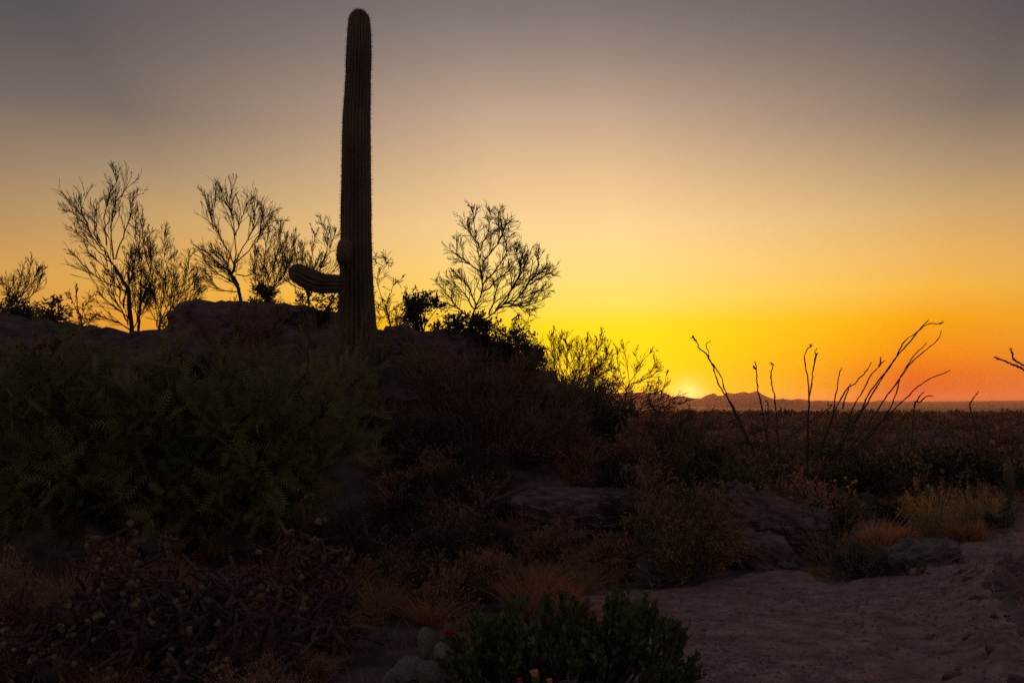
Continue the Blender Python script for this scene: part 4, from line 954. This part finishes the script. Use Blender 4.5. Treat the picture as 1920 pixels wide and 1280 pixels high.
# ------------------------------------------------------------------ cholla, foreground left
def joint_mesh(seed):
    g = np.random.default_rng(seed); mb = MB(); n, k = 15, 9; V = []
    for i in range(n):
        t = i / (n - 1); r = .11 * math.sin(math.pi * min(1, max(.0, .08 + t * .86))) ** .35
        c = np.array([.16 * math.sin(t * 2.9 + seed) - .16 * math.sin(seed), .13 * math.cos(t * 2.4 + seed * 2) - .13 * math.cos(seed * 2), t])
        for j in range(k):
            a = 2 * math.pi * (j + .5 * (i % 2)) / k; kn = 1 + .24 * ((i + j) % 2) + .06 * g.normal()
            V.append(c + np.array([r * kn * math.cos(a), r * kn * math.sin(a), 0]))
    i = np.arange(n - 1)[:, None]; j = np.arange(k)[None]
    mb.add(V, None, np.stack([i * k + j, i * k + (j + 1) % k, (i + 1) * k + (j + 1) % k, (i + 1) * k + j], -1).reshape(-1, 4))
    V = np.array(V)
    for q in range(90):
        p = V[g.integers(len(V))]; d = norm(np.array([p[0], p[1], 0]) + g.normal(size=3) * .06); s = norm(np.cross(d, g.normal(size=3))) * .006
        mb.add([p - s, p + s, p + d * g.uniform(.06, .14)], [[0, 1, 2]], m=1)
    me = mb.mesh('stem_joint', [M['cholla'], M['dspine']], smooth=False)
    JV.append((np.concatenate(mb.v), np.concatenate(mb.f3), np.concatenate(mb.q)))
    return me
JV = []
JOINTS = [joint_mesh(s) for s in (1, 2, 3, 4)]
def fruit_mesh(seed):
    g = np.random.default_rng(seed); mb = MB(); n, k = 9, 9; V = []
    for i in range(n):
        t = i / (n - 1); r = .5 * math.sin(math.pi * (.1 + .82 * t)) ** .55; z = t * .95
        if i == n - 1: r, z = .20, .84
        for j in range(k): a = 2 * math.pi * (j + .5 * (i % 2)) / k; kn = 1 + .10 * ((i + j) % 2) + .04 * g.normal(); V.append((r * kn * math.cos(a), r * kn * math.sin(a), z))
    i = np.arange(n - 1)[:, None]; j = np.arange(k)[None]
    mb.add(V, None, np.stack([i * k + j, i * k + (j + 1) % k, (i + 1) * k + (j + 1) % k, (i + 1) * k + j], -1).reshape(-1, 4))
    mb.add([V[-k + q] for q in range(k)] , [[0, q, q + 1] for q in range(1, k - 1)])
    return mb.mesh('fruit', M['fruit'], smooth=False)
FRUITS = [fruit_mesh(s) for s in (1, 2, 3)]

def to_mat(p, d, sx, sz):
    q = Vector(d).to_track_quat('Z', 'Y'); return Matrix.Translation(p) @ q.to_matrix().to_4x4() @ Matrix.Rotation(rng.uniform(0, 6), 4, 'Z') @ Matrix.Diagonal((sx, sx, sz, 1))

def cholla(label, c, dims, nj, nf, stems, jl=(.07, .17), jr=.108, fr=(.024, .038), total=1350):
    bx, by = c; gz = H(bx, by); root = thing('cholla_cactus', label, 'cactus', (bx, by, gz)); W, Dp, Hh = dims
    active = []; cnt = 0; tips = []; alljoints = []
    for s in range(stems):
        a = rng.uniform(0, 6.283); rr = math.sqrt(rng.uniform(0, 1)) * .6
        active.append((np.array([bx + math.cos(a) * rr * W, by + math.sin(a) * rr * Dp, 0]), norm([math.cos(a) * .5, math.sin(a) * .5, 1.0]), 0))
        active[-1][0][2] = H(active[-1][0][0], active[-1][0][1]) - .03
    while active and cnt < total:
        i = rng.integers(0, len(active)); p, d, lv = active.pop(i)
        L = rng.uniform(.15, .25) if lv < 2 else rng.uniform(*jl); e = p + d * L
        q = np.array([(e[0] - bx) / W, (e[1] - by) / Dp, (e[2] - gz) / Hh])
        if (q[:2] ** 2).sum() + max(0, q[2]) ** 2 > 1.05 or e[2] < gz + .02:
            if lv < 1: continue
            d = norm(d + rng.normal(size=3) * .9); L = rng.uniform(jl[0] * .7, jl[0] * 1.1); e = p + d * L
            if e[2] < gz + .03: continue
            q = np.array([(e[0] - bx) / W, (e[1] - by) / Dp, (e[2] - gz) / Hh])
            if (q[:2] ** 2).sum() + max(0, q[2]) ** 2 > 1.25: tips.append((p, d)); continue
        alljoints.append((p, rng.integers(4), to_mat(p - d * .01, d, jr * (1.25 - .12 * min(lv, 4)) * rng.uniform(.85, 1.15), L + .02))); cnt += 1
        for k in range(rng.integers(1, 4)):
            active.append((e - d * L * (0 if k == 0 else rng.uniform(0, .4)), norm(d + rng.normal(size=3) * .85 + np.array([0, 0, .03])), lv + 1))
        if rng.uniform() < .55: tips.append((e, d))
    tips += [(p, d) for p, d, l in active if l > 0]
    alljoints.sort(key=lambda t: (t[0][1] - by) / Dp - (t[0][2] - gz) / Hh); rest = MB()
    for n_, (p, ji, Mx) in enumerate(alljoints):
        if n_ < nj: inst('stem_joint', JOINTS[ji], root, Mx)
        else:
            A = np.array(Mx); me = JOINTS[ji]; v = JV[ji]; rest.add(v[0] @ A[:3, :3].T + A[:3, 3], v[1], v[2])
    if len(alljoints) > nj: rest.obj('inner_stems', M['cholla'], root, smooth=False, kind='stuff')
    order = sorted(tips, key=lambda t: -(t[0][2] - gz) / Hh + (t[0][1] - by) / Dp + rng.normal() * .45)
    done = 0; k = 0
    while done < nf and k < len(order):
        p, d = order[k]; k += 1
        for m in range(rng.integers(1, 4)):
            s = rng.uniform(*fr); dd = norm(d + rng.normal(size=3) * 1.1); inst('fruit', FRUITS[rng.integers(3)], root, to_mat(p + dd * .006, dd, s, s * rng.uniform(1, 1.3))); done += 1
            if rng.uniform() < .35:
                p = p + dd * s * .9; d = dd
    return root
cholla('wide tangled chain fruit cholla heavy with yellowish fruit', (X(400, 6.4), 6.3), (1.22, .85, 1.16), 300, 298, 52)
# thin staghorn chollas in the dark middle ground
def stag(label, D, base, arms, r=.016):
    b = P(*base, D); gz = H(b[0], D); root = thing('staghorn_cholla', label, 'cactus', (b[0], D, gz))
    for am in arms:
        pts = limb3d(am, D, rng.uniform(-.3, .3))
        if am[0] == base: pts[0] = (b[0], D, gz - .03)
        n = 14; ln = smooth_line(pts, n); mb = MB(); mb.tube(ln, r * np.interp(np.linspace(0, 1, n), [0, .9, 1], [1.15, .85, .5]) * (1 + .14 * (np.arange(n) % 2)), 7)
        for q in range(60):
            p = ln[rng.integers(n)] + rng.normal(size=3) * .01; d = norm(rng.normal(size=3)); s = norm(np.cross(d, rng.normal(size=3))) * .0012; mb.add([p - s, p + s, p + d * .035], [[0, 1, 2]], m=1)
        mb.obj('arm', [M['cholla'], M['spine']], root)
stag('bare staghorn cholla with pale upright arms behind the brown brush', 9.8, (885, 1080),
     [[(885, 1080), (890, 1010), (905, 950), (898, 930), (870, 908)], [(900, 970), (880, 955), (868, 948), (846, 950)], [(893, 1000), (866, 975), (845, 950)], [(905, 950), (935, 920), (955, 893)], [(903, 945), (985, 915), (992, 907)], [(888, 1040), (845, 1000), (828, 980)], [(888, 1030), (850, 1010), (842, 985)], [(905, 950), (902, 925), (893, 922)], [(890, 1060), (855, 1020), (826, 995)]])
stag('fallen staghorn cholla stem with short upright arms', 8.6, (800, 1110),
     [[(800, 1110), (765, 1060), (735, 1030), (690, 1010), (640, 1006)], [(690, 1010), (684, 990), (680, 970)], [(705, 1015), (715, 1000), (724, 985)], [(760, 1050), (775, 1025), (778, 1005)], [(745, 1035), (765, 1015), (780, 1003)], [(640, 1006), (590, 1012), (545, 1000)], [(735, 1032), (728, 1020), (740, 1008)]], r=.012)

# ------------------------------------------------------------------ jojoba, foreground centre
def leaf_mesh():
    mb = MB(); V = []; F = []
    ts = [0, .14, .38, .66, .88, 1.0]; ws = [.03, .20, .29, .26, .13, .01]
    for t, w in zip(ts, ws): V += [(-w, .10 * w + .05 * math.sin(t * 3), t), (0, -.05 + .05 * math.sin(t * 3), t), (w, .10 * w + .05 * math.sin(t * 3), t)]
    for i in range(5):
        a = i * 3; F += [(a, a + 1, a + 4, a + 3), (a + 1, a + 2, a + 5, a + 4)]
    mb.add(V, None, F); return mb
LEAF_MB = leaf_mesh(); LEAF = LEAF_MB.mesh('leaf', M['jojoba'])
LV = np.concatenate(LEAF_MB.v); LQ = np.concatenate(LEAF_MB.q)

def jojoba():
    D = 5.3; cx = X(1062, D); gz = H(cx, D)
    root = thing('jojoba_shrub', 'low dome shaped shrub with dark oval leaves overhanging the path', 'bush', (cx, D, gz))
    st = MB(); lv = []
    prof_x = np.array([840, 880, 940, 1000, 1060, 1120, 1170, 1215, 1250, 1280, 1306]); prof_y = np.array([1215, 1165, 1140, 1128, 1135, 1130, 1112, 1122, 1140, 1180, 1250])
    for s in range(105):
        px = rng.uniform(835, 1308); dd = rng.uniform(-.35, .50) * (1 - .5 * abs(px - 1070) / 240)
        top = np.interp(px, prof_x, prof_y); py = top + rng.uniform(0, 1) ** 1.7 * 120 + (dd * 40 if dd < 0 else 0) * -1.0
        e = P(px, py, D + dd); b = np.array([cx + (e[0] - cx) * .35 + rng.normal() * .06, D + dd * .4, gz - .02])
        m = b + (e - b) * .55 + np.array([(e[0] - cx) * .12, 0, -.04]); ln = smooth_line([b, m, e], 10)
        st.tube(ln, np.linspace(.010, .003, 10), 5)
        branches = [ln]
        for k in range(3):
            i = rng.integers(4, 9); d0 = norm(ln[i + 1] - ln[i] if i < 9 else ln[9] - ln[8]); f = ln[i] + (norm(d0 + rng.normal(size=3) * .55 + np.array([0, 0, .35]))) * rng.uniform(.09, .18)
            if f[2] > P(0, np.interp((f[0] / D) * FPX + 960, prof_x, prof_y) - 6, D)[2]: continue
            l2 = smooth_line([ln[i], (ln[i] + f) / 2 + rng.normal(size=3) * .01, f], 6); st.tube(l2, np.linspace(.005, .002, 6), 4); branches.append(l2)
        for l in branches:
            n = len(l); Lb = np.linalg.norm(l[-1] - l[0]); k = max(3, int(min(Lb, .32) / .021))
            for q in range(k):
                u = 1 - q / k * min(1, .32 / Lb); t = u * (n - 1) * .999; i = int(t); p = l[i] + (l[min(i + 1, n - 1)] - l[i]) * (t - i); d0 = norm(l[min(i + 1, n - 1)] - l[max(0, i - 1)])
                s0 = rng.normal(size=3); s0 -= d0 * s0.dot(d0)
                for sg in (1, -1):
                    d = norm(d0 * .7 + sg * norm(s0) * .75 + np.array([0, 0, .55]) + rng.normal(size=3) * .12); lv.append((p, d, rng.uniform(.030, .050)))
    st.obj('stems', M['bark'], root, kind='stuff')
    lv.sort(key=lambda t: (t[0][1] - t[0][2] * .9) + rng.normal() * .1)
    mb = MB()
    for n, (p, d, s) in enumerate(lv):
        Mx = to_mat(p, d, s * 1.15, s)
        if n < 300: inst('leaf', LEAF, root, Mx)
        else:
            A = np.array(Mx); mb.add(LV @ A[:3, :3].T + A[:3, 3], None, LQ)
    mb.obj('foliage', M['jojoba'], root, kind='stuff')
jojoba()

# ------------------------------------------------------------------ grasses and low brush
grass('rust_grass', 'rusty orange grass tuft in front of the leafy shrub at the path edge', 8.4, (975, 1066, 1100, 1130), 900, 'orange_grass', W=.006)
grass('rust_grass', 'rusty orange grass tuft beside the low brown brush', 9.3, (1100, 1030, 1170, 1085), 420, 'orange_grass', W=.005)
grass('rust_grass', 'rusty grass clump on the bank between ribbed rock and slab', 10.6, (1590, 962, 1665, 1035), 620, 'orange_grass', W=.006)
grass('rust_grass', 'rusty grass clump just behind the flat grey slab', 10.9, (1655, 972, 1715, 1035), 520, 'orange_grass', W=.006)
grass('rust_grass', 'broad rusty grass clump on the bank beyond the slab', 11.2, (1765, 958, 1842, 1020), 820, 'orange_grass', W=.006)
grass('rust_grass', 'little rusty grass tuft at the top edge of the path', 11.4, (1885, 985, 1915, 1012), 160, 'orange_grass', W=.005)
grass('rust_grass', 'rusty grass at the end of the ribbed rock shelf', 9.6, (1500, 1055, 1560, 1105), 320, 'orange_grass', W=.005)
grass('rust_grass', 'small rusty tuft growing in the dark bank at the right', 6.6, (1860, 1205, 1895, 1255), 120, 'orange_grass', W=.005)
grass('dry_grass', 'tall leaning dry grass stems against the ribbed rock', 10.3, (1500, 925, 1640, 1070), 130, 'straw', lean=.9, W=.0045, jitter=.5, droop=.2)
grass('dry_grass', 'sparse tall straw stems beneath the glowing flowers', 10.8, (1600, 915, 1680, 1050), 90, 'straw', lean=.7, W=.004, jitter=.5, droop=.2)
grass('oat_grass', 'feathery straw coloured seed grass below the distant thin saguaro', 11.8, (1690, 898, 1790, 1010), 260, 'straw', lean=.5, W=.004, heads=110, hm='straw', droop=.3)
grass('oat_grass', 'feathery seed grass leaning toward the young glowing saguaro', 12.2, (1770, 898, 1858, 1005), 220, 'straw', lean=.55, W=.004, heads=100, hm='straw', droop=.4)
grass('dry_grass', 'tan dry grass patch behind the layered ledge', 12.8, (1010, 846, 1150, 925), 1500, 'orange_grass', lean=.3, W=.006, dep=.6)
brush('flowering_brush', 'ochre shrub topped with round dry flower heads at the path edge', 9.25, (1185, 905, 1376, 1090), 60, 'ochre_brush', .024, 8000, flowers=85, tm='twig_olive', up=.12, spread=.5)
brush('brown_brush', 'rusty brown brush in front of the layered ledge', 9.7, (965, 978, 1110, 1095), 34, 'brown_brush', .020, 4200, tm='brown_brush')
brush('brown_brush', 'brown brush next to the large prickly pear', 9.5, (1075, 1005, 1205, 1098), 30, 'brown_brush', .020, 3600, tm='brown_brush')
brush('twiggy_brush', 'low dull twiggy brush between the cholla and leafy shrub', 7.9, (730, 1040, 900, 1150), 30, 'brown_brush', .016, 1800, tm='twig')
brush('twiggy_brush', 'grey twiggy brush left of the rusty tuft', 8.4, (850, 1020, 1000, 1140), 34, 'brown_brush', .016, 2200, tm='brown_brush')
brush('twiggy_brush', 'dark twiggy brush below the staghorn cholla', 9.2, (760, 960, 900, 1070), 26, 'brown_brush', .016, 1000, tm='twig')
brush('twiggy_brush', 'dark brush in the shadow behind the cholla', 8.8, (560, 930, 720, 1080), 26, 'leaf_d', .02, 1500, tm='twig')
brush('twiggy_brush', 'dry brush at the far left beside the cholla', 6.6, (-60, 1050, 110, 1260), 24, 'brown_brush', .02, 1500, tm='brown_brush')
brush('grey_green_shrub', 'grey green low shrub sprawling in front of the slab', 9.3, (1540, 1030, 1668, 1108), 38, 'greygreen', .024, 3800, tm='twig_olive')
brush('grey_green_shrub', 'pale leaved sprig growing out beside the slab', 9.1, (1650, 1040, 1712, 1090), 14, 'greygreen', .05, 260, tm='twig_olive', lvl=1)
brush('ochre_shrub', 'ochre twigs on the bank left of the slab', 10.0, (1560, 1005, 1650, 1060), 22, 'ochre_brush', .018, 1500, tm='brown_brush')
brush('grey_green_shrub', 'dull green shrub between rusty grass and prickly pear at the far bank', 11.8, (1835, 965, 1900, 1015), 20, 'greygreen', .024, 1500, tm='twig_olive')
brush('dark_shrub', 'dark shrub behind the ribbed rock below the leaning ocotillo', 15.0, (1380, 860, 1480, 945), 26, 'leaf_d', .03, 1800, tm='twig')
brush('dark_shrub', 'dark shrub on the drop behind the flowering shrub', 14.6, (1250, 850, 1390, 950), 30, 'leaf_d', .03, 2200, tm='twig')
brush('dark_shrub', 'dark shrub behind the tan grass patch', 14.6, (1080, 800, 1240, 900), 30, 'leaf_d', .03, 2200, tm='twig_olive')
brush('dark_shrub', 'shrub at the foot of the wide ocotillo', 18.6, (1480, 880, 1600, 945), 26, 'plain_bush', .035, 1600, tm='twig')
brush('dark_shrub', 'shrub behind the seed grass on the slope edge', 17.5, (1640, 890, 1760, 960), 26, 'plain_bush', .035, 1600, tm='twig')
brush('dark_shrub', 'shrub left of the young glowing saguaro', 19.0, (1760, 880, 1880, 950), 26, 'plain_bush', .035, 1600, tm='twig')

def scatter():
    protos = {}
    def mk(kind, k):
        tw = MB(); lf = MB(); tips = []; n = {'dry': 20, 'wisp': 22, 'tuft': 0}[kind]
        for q in range(n):
            th = rng.uniform(0, 6.283); rr = math.sqrt(rng.uniform()); b = np.array([math.cos(th) * rr * .12, math.sin(th) * rr * .12, -.03])
            e = np.array([math.cos(th) * rr * .6, math.sin(th) * rr * .6, rng.uniform(.55, 1) * (1.15 if kind == 'wisp' else .85)]); L = np.linalg.norm(e - b) * rng.uniform(.6, .9)
            grow(tw, b, e - b + rng.normal(size=3) * .15, L, .012, 2, .2, .16, (4, 6), .65 if kind == 'dry' else .55, .0045, tips)
        if kind == 'tuft':
            m = 240; th = rng.uniform(0, 6.283, m); rr = np.sqrt(rng.uniform(0, 1, m)); d = np.stack([np.cos(th) * rr * .7 + rng.normal(size=m) * .22, np.sin(th) * rr * .7 + rng.normal(size=m) * .22, np.ones(m)], 1)
            blade_set(lf, np.stack([np.cos(th) * rr * .2, np.sin(th) * rr * .2, np.full(m, -.03)], 1), d, rng.uniform(.35, 1.05, m), .016, .35)
        else:
            m = 800 if kind == 'dry' else 420; tp = [tips[i] for i in rng.integers(0, len(tips), m)]
            pos = np.array([t[rng.integers(0, 4)] for t in tp]) + rng.normal(size=(m, 3)) * .012; ax = np.array([norm(t[-1] - t[0]) for t in tp]) + rng.normal(size=(m, 3)) * .7
            leaf_quads(lf, pos, rng.normal(size=(m, 3)), ax, rng.uniform(.04, .09, m), .026)
        return tw, lf
    spec = {'brown_shrub': ('dry', 'brown_brush', 'brown_brush'), 'olive_shrub': ('wisp', 'twig_olive', 'mesq'), 'dark_shrub': ('dry', 'twig', 'leaf_d'), 'rust_tuft': ('tuft', 'twig', 'orange_grass'), 'straw_tuft': ('tuft', 'twig', 'straw'), 'grey_tuft': ('tuft', 'twig', 'brown_brush')}
    for nm, (kind, tm, lm) in spec.items():
        protos[nm] = []
        for k in range(3):
            tw, lf = mk(kind, k); protos[nm].append((tw.mesh('twigs', M[tm]) if kind != 'tuft' else None, lf.mesh('foliage', M[lm], smooth=False)))
    def put(nm, x, y, s, label, cat, grp):
        root = thing(nm, label, cat, (x, y, H(x, y)), grp); root['kind'] = 'thing'; root.scale = (s * rng.uniform(.9, 1.4), s * rng.uniform(.9, 1.3), s * rng.uniform(.8, 1.1)); root.rotation_euler = (0, 0, rng.uniform(0, 6.28))
        a, b = protos[nm][rng.integers(3)]
        for n_, me in (('twigs', a), ('blades' if a is None else 'foliage', b)):
            if me is None: continue
            o = bpy.data.objects.new(n_, me); col.objects.link(o); o.parent = root; o['kind'] = 'stuff'
    def region(n, xr, yr, kinds, sc, grp, ok):
        k = 0
        while k < n:
            y = rng.uniform(*yr); x = rng.uniform(*xr) * (1 if xr[1] - xr[0] > 1.5 else y)
            if not ok(x, y) or (-2.75 < x < -1.65 and 10.5 < y < 13.7) or (-.85 < x < -.15 and y < 6.4) or (abs(x / y - .495) < .035 and y < 14.8): continue
            nm, label, cat = kinds[rng.integers(len(kinds))]; sz = rng.uniform(*sc)
            if grp == 'slope plants':
                row = HORIZON - (H(x, y) + sz * 1.15 - EYE) / y * FPX; xr_ = x / y * 17; rr_ = HORIZON - (np.interp(xr_, RIDGE_X, RIDGE_Z) - EYE) / 17 * FPX
                if row < rr_ + 8 and xr_ < 1.0: continue
            put(nm, x, y, sz, label, cat, grp + ' ' + nm.split('_')[0]); k += 1
    clear = lambda x, y: not in_poly(x, y, PATH_POLY) and not in_poly(x, y - .25, PATH_POLY)
    region(125, (-8.5, 3.6), (10.8, 16.4), [('brown_shrub', 'low brown shrub among the rocks of the dark slope', 'shrub'), ('olive_shrub', 'wispy olive shrub on the dark slope around the saguaro', 'shrub'), ('dark_shrub', 'dark leafy low shrub on the shaded slope', 'shrub'), ('dark_shrub', 'dark leafy low shrub on the shaded slope', 'shrub')], (.35, .85), 'slope plants', lambda x, y: clear(x, y) and not (-1.7 < x < 1.0 and y < 13.4))
    region(80, (-2.3, 1.7), (9.8, 12.9), [('brown_shrub', 'little brown shrub at the foot of the woody bush', 'shrub'), ('dark_shrub', 'little dark shrub at the foot of the woody bush', 'shrub'), ('grey_tuft', 'brown grass tuft at the foot of the woody bush', 'grass tuft')], (.28, .6), 'plants at the slope foot', lambda x, y: clear(x, y) and not (-.1 < x and y < 12.3))
    region(80, (-3.6, .9), (7.2, 11.0), [('brown_shrub', 'small brown shrub between the cholla and the layered ledge', 'shrub'), ('grey_tuft', 'dull brown grass tuft on the ground behind the cholla', 'grass tuft'), ('straw_tuft', 'small straw coloured grass tuft in the brush left of the path', 'grass tuft'), ('rust_tuft', 'small rusty grass tuft in the brush left of the path', 'grass tuft'), ('rust_tuft', 'small rusty grass tuft in the brush left of the path', 'grass tuft')], (.20, .42), 'foreground plants', clear)
    region(60, (-3.6, -.2), (4.6, 7.4), [('brown_shrub', 'small dry shrub on the ground under the cholla', 'shrub'), ('grey_tuft', 'dull dry grass tuft under the cholla arms', 'grass tuft')], (.16, .30), 'plants under the cholla', clear)
    region(70, (3.2, 10.5), (11.6, 24), [('brown_shrub', 'low brown shrub on the bank below the ocotillos', 'shrub'), ('straw_tuft', 'straw coloured grass tuft on the bank beyond the path', 'grass tuft'), ('rust_tuft', 'small rusty grass tuft on the bank beyond the path', 'grass tuft'), ('dark_shrub', 'dark leafy shrub on the bank below the ocotillos', 'shrub')], (.22, .48), 'bank plants', lambda x, y: clear(x, y) and x < .6 * y)
scatter()

def ground_litter():
    """dry grass, litter and low growth over the unvisited ground near the path"""
    mb = MB(); n = 5200; b = []; 
    while len(b) < n:
        y = rng.uniform(4.5, 16); x = rng.uniform(-.62, .6) * y
        if path_inside(x, y) or in_poly(x, y + .12, PATH_POLY): continue
        if fbm(x * 1.1, y * 1.1, 30, 3) < -.15: continue
        b.append((x, y, H(x, y) - .005))
    b = np.array(b); d = np.concatenate([rng.normal(size=(n, 2)) * .55, np.ones((n, 1))], 1)
    blade_set(mb, b, d, rng.uniform(.05, .22, n), .005, .4)
    o = mb.obj('dry_grass_cover', M['brown_brush'], smooth=False); o['kind'] = 'stuff'; tag(o, 'thin dry grass and litter covering the rocky ground', 'ground cover')
ground_litter()

# ------------------------------------------------------------------ stones on the path
def stone_mesh(seed, sub=2):
    return rock_mesh('stone', (1, .8, .55), seed, M['stone'], sub, rough=.3, strata=.03, wpow=2.6)
STONES = [stone_mesh(s) for s in (1.1, 2.7, 4.9, 7.3, 9.9)]
def stones():
    spots = [G(1205, 1102) + (.07,), G(1368, 1196) + (.07,), G(1645, 1192) + (.06,), G(1600, 1170) + (.07,), G(1440, 1242) + (.06,), G(1535, 1166) + (.05,), G(1290, 1142) + (.05,), G(1870, 1060) + (.16,), G(1895, 1075) + (.13,), G(1850, 1072) + (.08,)]
    while len(spots) < 120:
        y = 4.6 + 7 * rng.uniform() ** 1.2; x = rng.uniform(.5, min(6, .58 * y))
        if not path_inside(x, y): continue
        s = .018 + .05 * rng.uniform() ** 2.2 + (.03 * rng.uniform() if x > .4 * y else 0); spots.append((x, y, s))
    for k, (x, y, s) in enumerate(spots):
        o = bpy.data.objects.new('stone', STONES[k % 5]); col.objects.link(o); o.location = (x, y, path_h(x, y) + s * .12); o.scale = (s, s, s * rng.uniform(.6, 1)); o.rotation_euler = (rng.uniform(-.2, .2), rng.uniform(-.2, .2), rng.uniform(0, 6.28))
        tag(o, 'small loose stone lying on the dirt path', 'stone', 'loose stones on the path')
    mb = MB(); n = 13000; t = np.array([(1, 0, 0), (-.6, .8, 0), (-.6, -.8, 0), (0.1, 0, .75)]); k = 0
    F = np.array([[0, 1, 3], [1, 2, 3], [2, 0, 3]])
    while k < n:
        y = 4.4 + 7.5 * rng.uniform(); x = rng.uniform(.45, .62 * y)
        if not path_inside(x, y) or fbm(x * .9, y * .9, 55, 3) < rng.normal() * .3: continue
        s = .004 + .016 * rng.uniform() ** 3; a = rng.uniform(0, 6.28); ca, sa = math.cos(a), math.sin(a)
        V = t * s * rng.uniform(.7, 1.3, (4, 3)); V = np.stack([V[:, 0] * ca - V[:, 1] * sa, V[:, 0] * sa + V[:, 1] * ca, V[:, 2]], 1) + np.array([x, y, path_h(x, y) - .001]); mb.add(V, F); k += 1
    o = mb.obj('gravel', M['stone'], smooth=False); o['kind'] = 'stuff'; tag(o, 'fine gravel scattered over the dirt path', 'gravel')
stones()

# ------------------------------------------------------------------ the plain behind: shrubs one by one, then the mass
def shrub_proto(k, n=950):
    g = np.random.default_rng(100 + k); mb = MB()
    v = g.normal(size=(n, 3)); v[:, 2] = np.abs(v[:, 2]); v /= np.linalg.norm(v, axis=1, keepdims=True)
    r = g.uniform(.45, 1.0, (n, 1)); lob = np.array([1 + .28 * noise.noise(Vector((a * 2 + k, b * 2, c * 2))) for a, b, c in v])[:, None]
    pos = v * r * lob * np.array([1, 1, .85]); pos[:, 2] *= 1; pos[:, 2] -= .02
    ax = v + g.normal(size=(n, 3)) * .6
    leaf_quads(mb, pos, g.normal(size=(n, 3)), ax, g.uniform(.07, .17, n), g.uniform(.03, .07, n))
    for q in range(9):
        e = v[q] * .8; mb.tube([(0, 0, -.08), e * .5 + g.normal(size=3) * .05, e], [.03, .02, .01], 3)
    return mb
PROTO = [shrub_proto(k) for k in range(6)]
PROTO_ME = [p.mesh('desert_shrub', M['plain_bush'], smooth=False) for p in PROTO]; PROTO_DK = [p.mesh('desert_shrub', M['leaf_d'], smooth=False) for p in PROTO]
def plain():
    cand = []
    while len(cand) < 5800:
        d = 19 + 330 * rng.uniform() ** 1.9; px = rng.uniform(1000, 1990) if rng.uniform() < .86 else rng.uniform(-100, 2100); x = X(px, d)
        if x < 3.2 and d < 30: continue
        if fbm(x * .08, d * .08, 70, 3) < -.6 or (d < 32 and rng.uniform() < .45): continue
        cand.append((x, d, (.18 + 1.05 * rng.uniform() ** 3) * (1 + .25 * (d > 200)), px))
    vis = [c for c in cand if 1090 < c[3] < 1930]
    vis.sort(key=lambda c: -c[2] / c[1])
    top = vis[:290]; ids = set(id(c) for c in top)
    for k, c in enumerate(top):
        dk = k % 5 < 2; o = bpy.data.objects.new('desert_shrub', (PROTO_DK if dk else PROTO_ME)[k % 6]); col.objects.link(o); s = c[2]
        o.location = (c[0], c[1], H(c[0], c[1])); o.scale = (s * rng.uniform(.9, 1.5), s * rng.uniform(.9, 1.4), s * rng.uniform(.7, 1.1)); o.rotation_euler = (0, 0, rng.uniform(0, 6.28))
        tag(o, 'dark green leafy shrub on the desert plain' if dk else 'dry brown low shrub on the desert plain', 'shrub', 'dark shrubs on the plain' if dk else 'dry shrubs on the plain')
    mb = MB(); n = 46
    for c in cand:
        if id(c) in ids: continue
        x, y, s, _ = c; n = 46 if y < 60 else (28 if y < 120 else 18); v = rng.normal(size=(n, 3)); v[:, 2] = np.abs(v[:, 2]); v /= np.linalg.norm(v, axis=1, keepdims=True)
        pos = v * rng.uniform(.5, 1, (n, 1)) * s * np.array([1.2, 1.2, .85]) + np.array([x, y, H(x, y)])
        leaf_quads(mb, pos, rng.normal(size=(n, 3)), v + rng.normal(size=(n, 3)) * .5, s * .40 * (46 / n) ** .5, s * .18 * (46 / n) ** .5)
    o = mb.obj('far_scrub', M['plain_far'], smooth=False); o['kind'] = 'stuff'; tag(o, 'endless low scrub covering the plain toward the horizon', 'scrub')
plain()
def horizon_trees():
    for k, (px, D, hpx, wpx) in enumerate([(1320, 235, 14, 16), (1405, 250, 12, 18), (1418, 252, 9, 30), (1352, 240, 6, 8), (1465, 230, 6, 9), (1638, 240, 8, 16), (1805, 220, 9, 14), (1508, 245, 6, 12), (1908, 215, 10, 12), (1380, 240, 5, 14)]):
        s = hpx / FPX * D; o = bpy.data.objects.new('horizon_bush', PROTO_ME[k % 6]); col.objects.link(o); x = X(px, D)
        w = wpx / FPX * D / 2; o.location = (x, D, H(x, D)); o.scale = (w, w, s * 1.1); o.rotation_euler = (0, 0, k)
        tag(o, 'round dark bush silhouetted along the far edge of the plain', 'bush', 'bushes on the skyline')
horizon_trees()

# ------------------------------------------------------------------ air
def haze():
    mb = MB(); a = 25500; x0, x1, y0, y1, z0, z1 = -24500, 24500, -400, 26500, -60, 190
    V = [(x, y, z) for z in (z0, z1) for y in (y0, y1) for x in (x0, x1)]
    mb.add(V, None, [(0, 2, 3, 1), (4, 5, 7, 6), (0, 1, 5, 4), (2, 6, 7, 3), (0, 4, 6, 2), (1, 3, 7, 5)])
    m = bpy.data.materials.new('dusk_haze'); m.use_nodes = True; nt = m.node_tree; nt.nodes.remove(nt.nodes['Principled BSDF'])
    v = nt.nodes.new('ShaderNodeVolumePrincipled'); v.inputs['Density'].default_value = HAZE; v.inputs['Color'].default_value = (0.95, 0.57, 0.48, 1); v.inputs['Anisotropy'].default_value = 0.6
    nt.links.new(v.outputs[0], nt.nodes['Material Output'].inputs['Volume'])
    o = mb.obj('haze', m, smooth=False); o['kind'] = 'stuff'
haze()
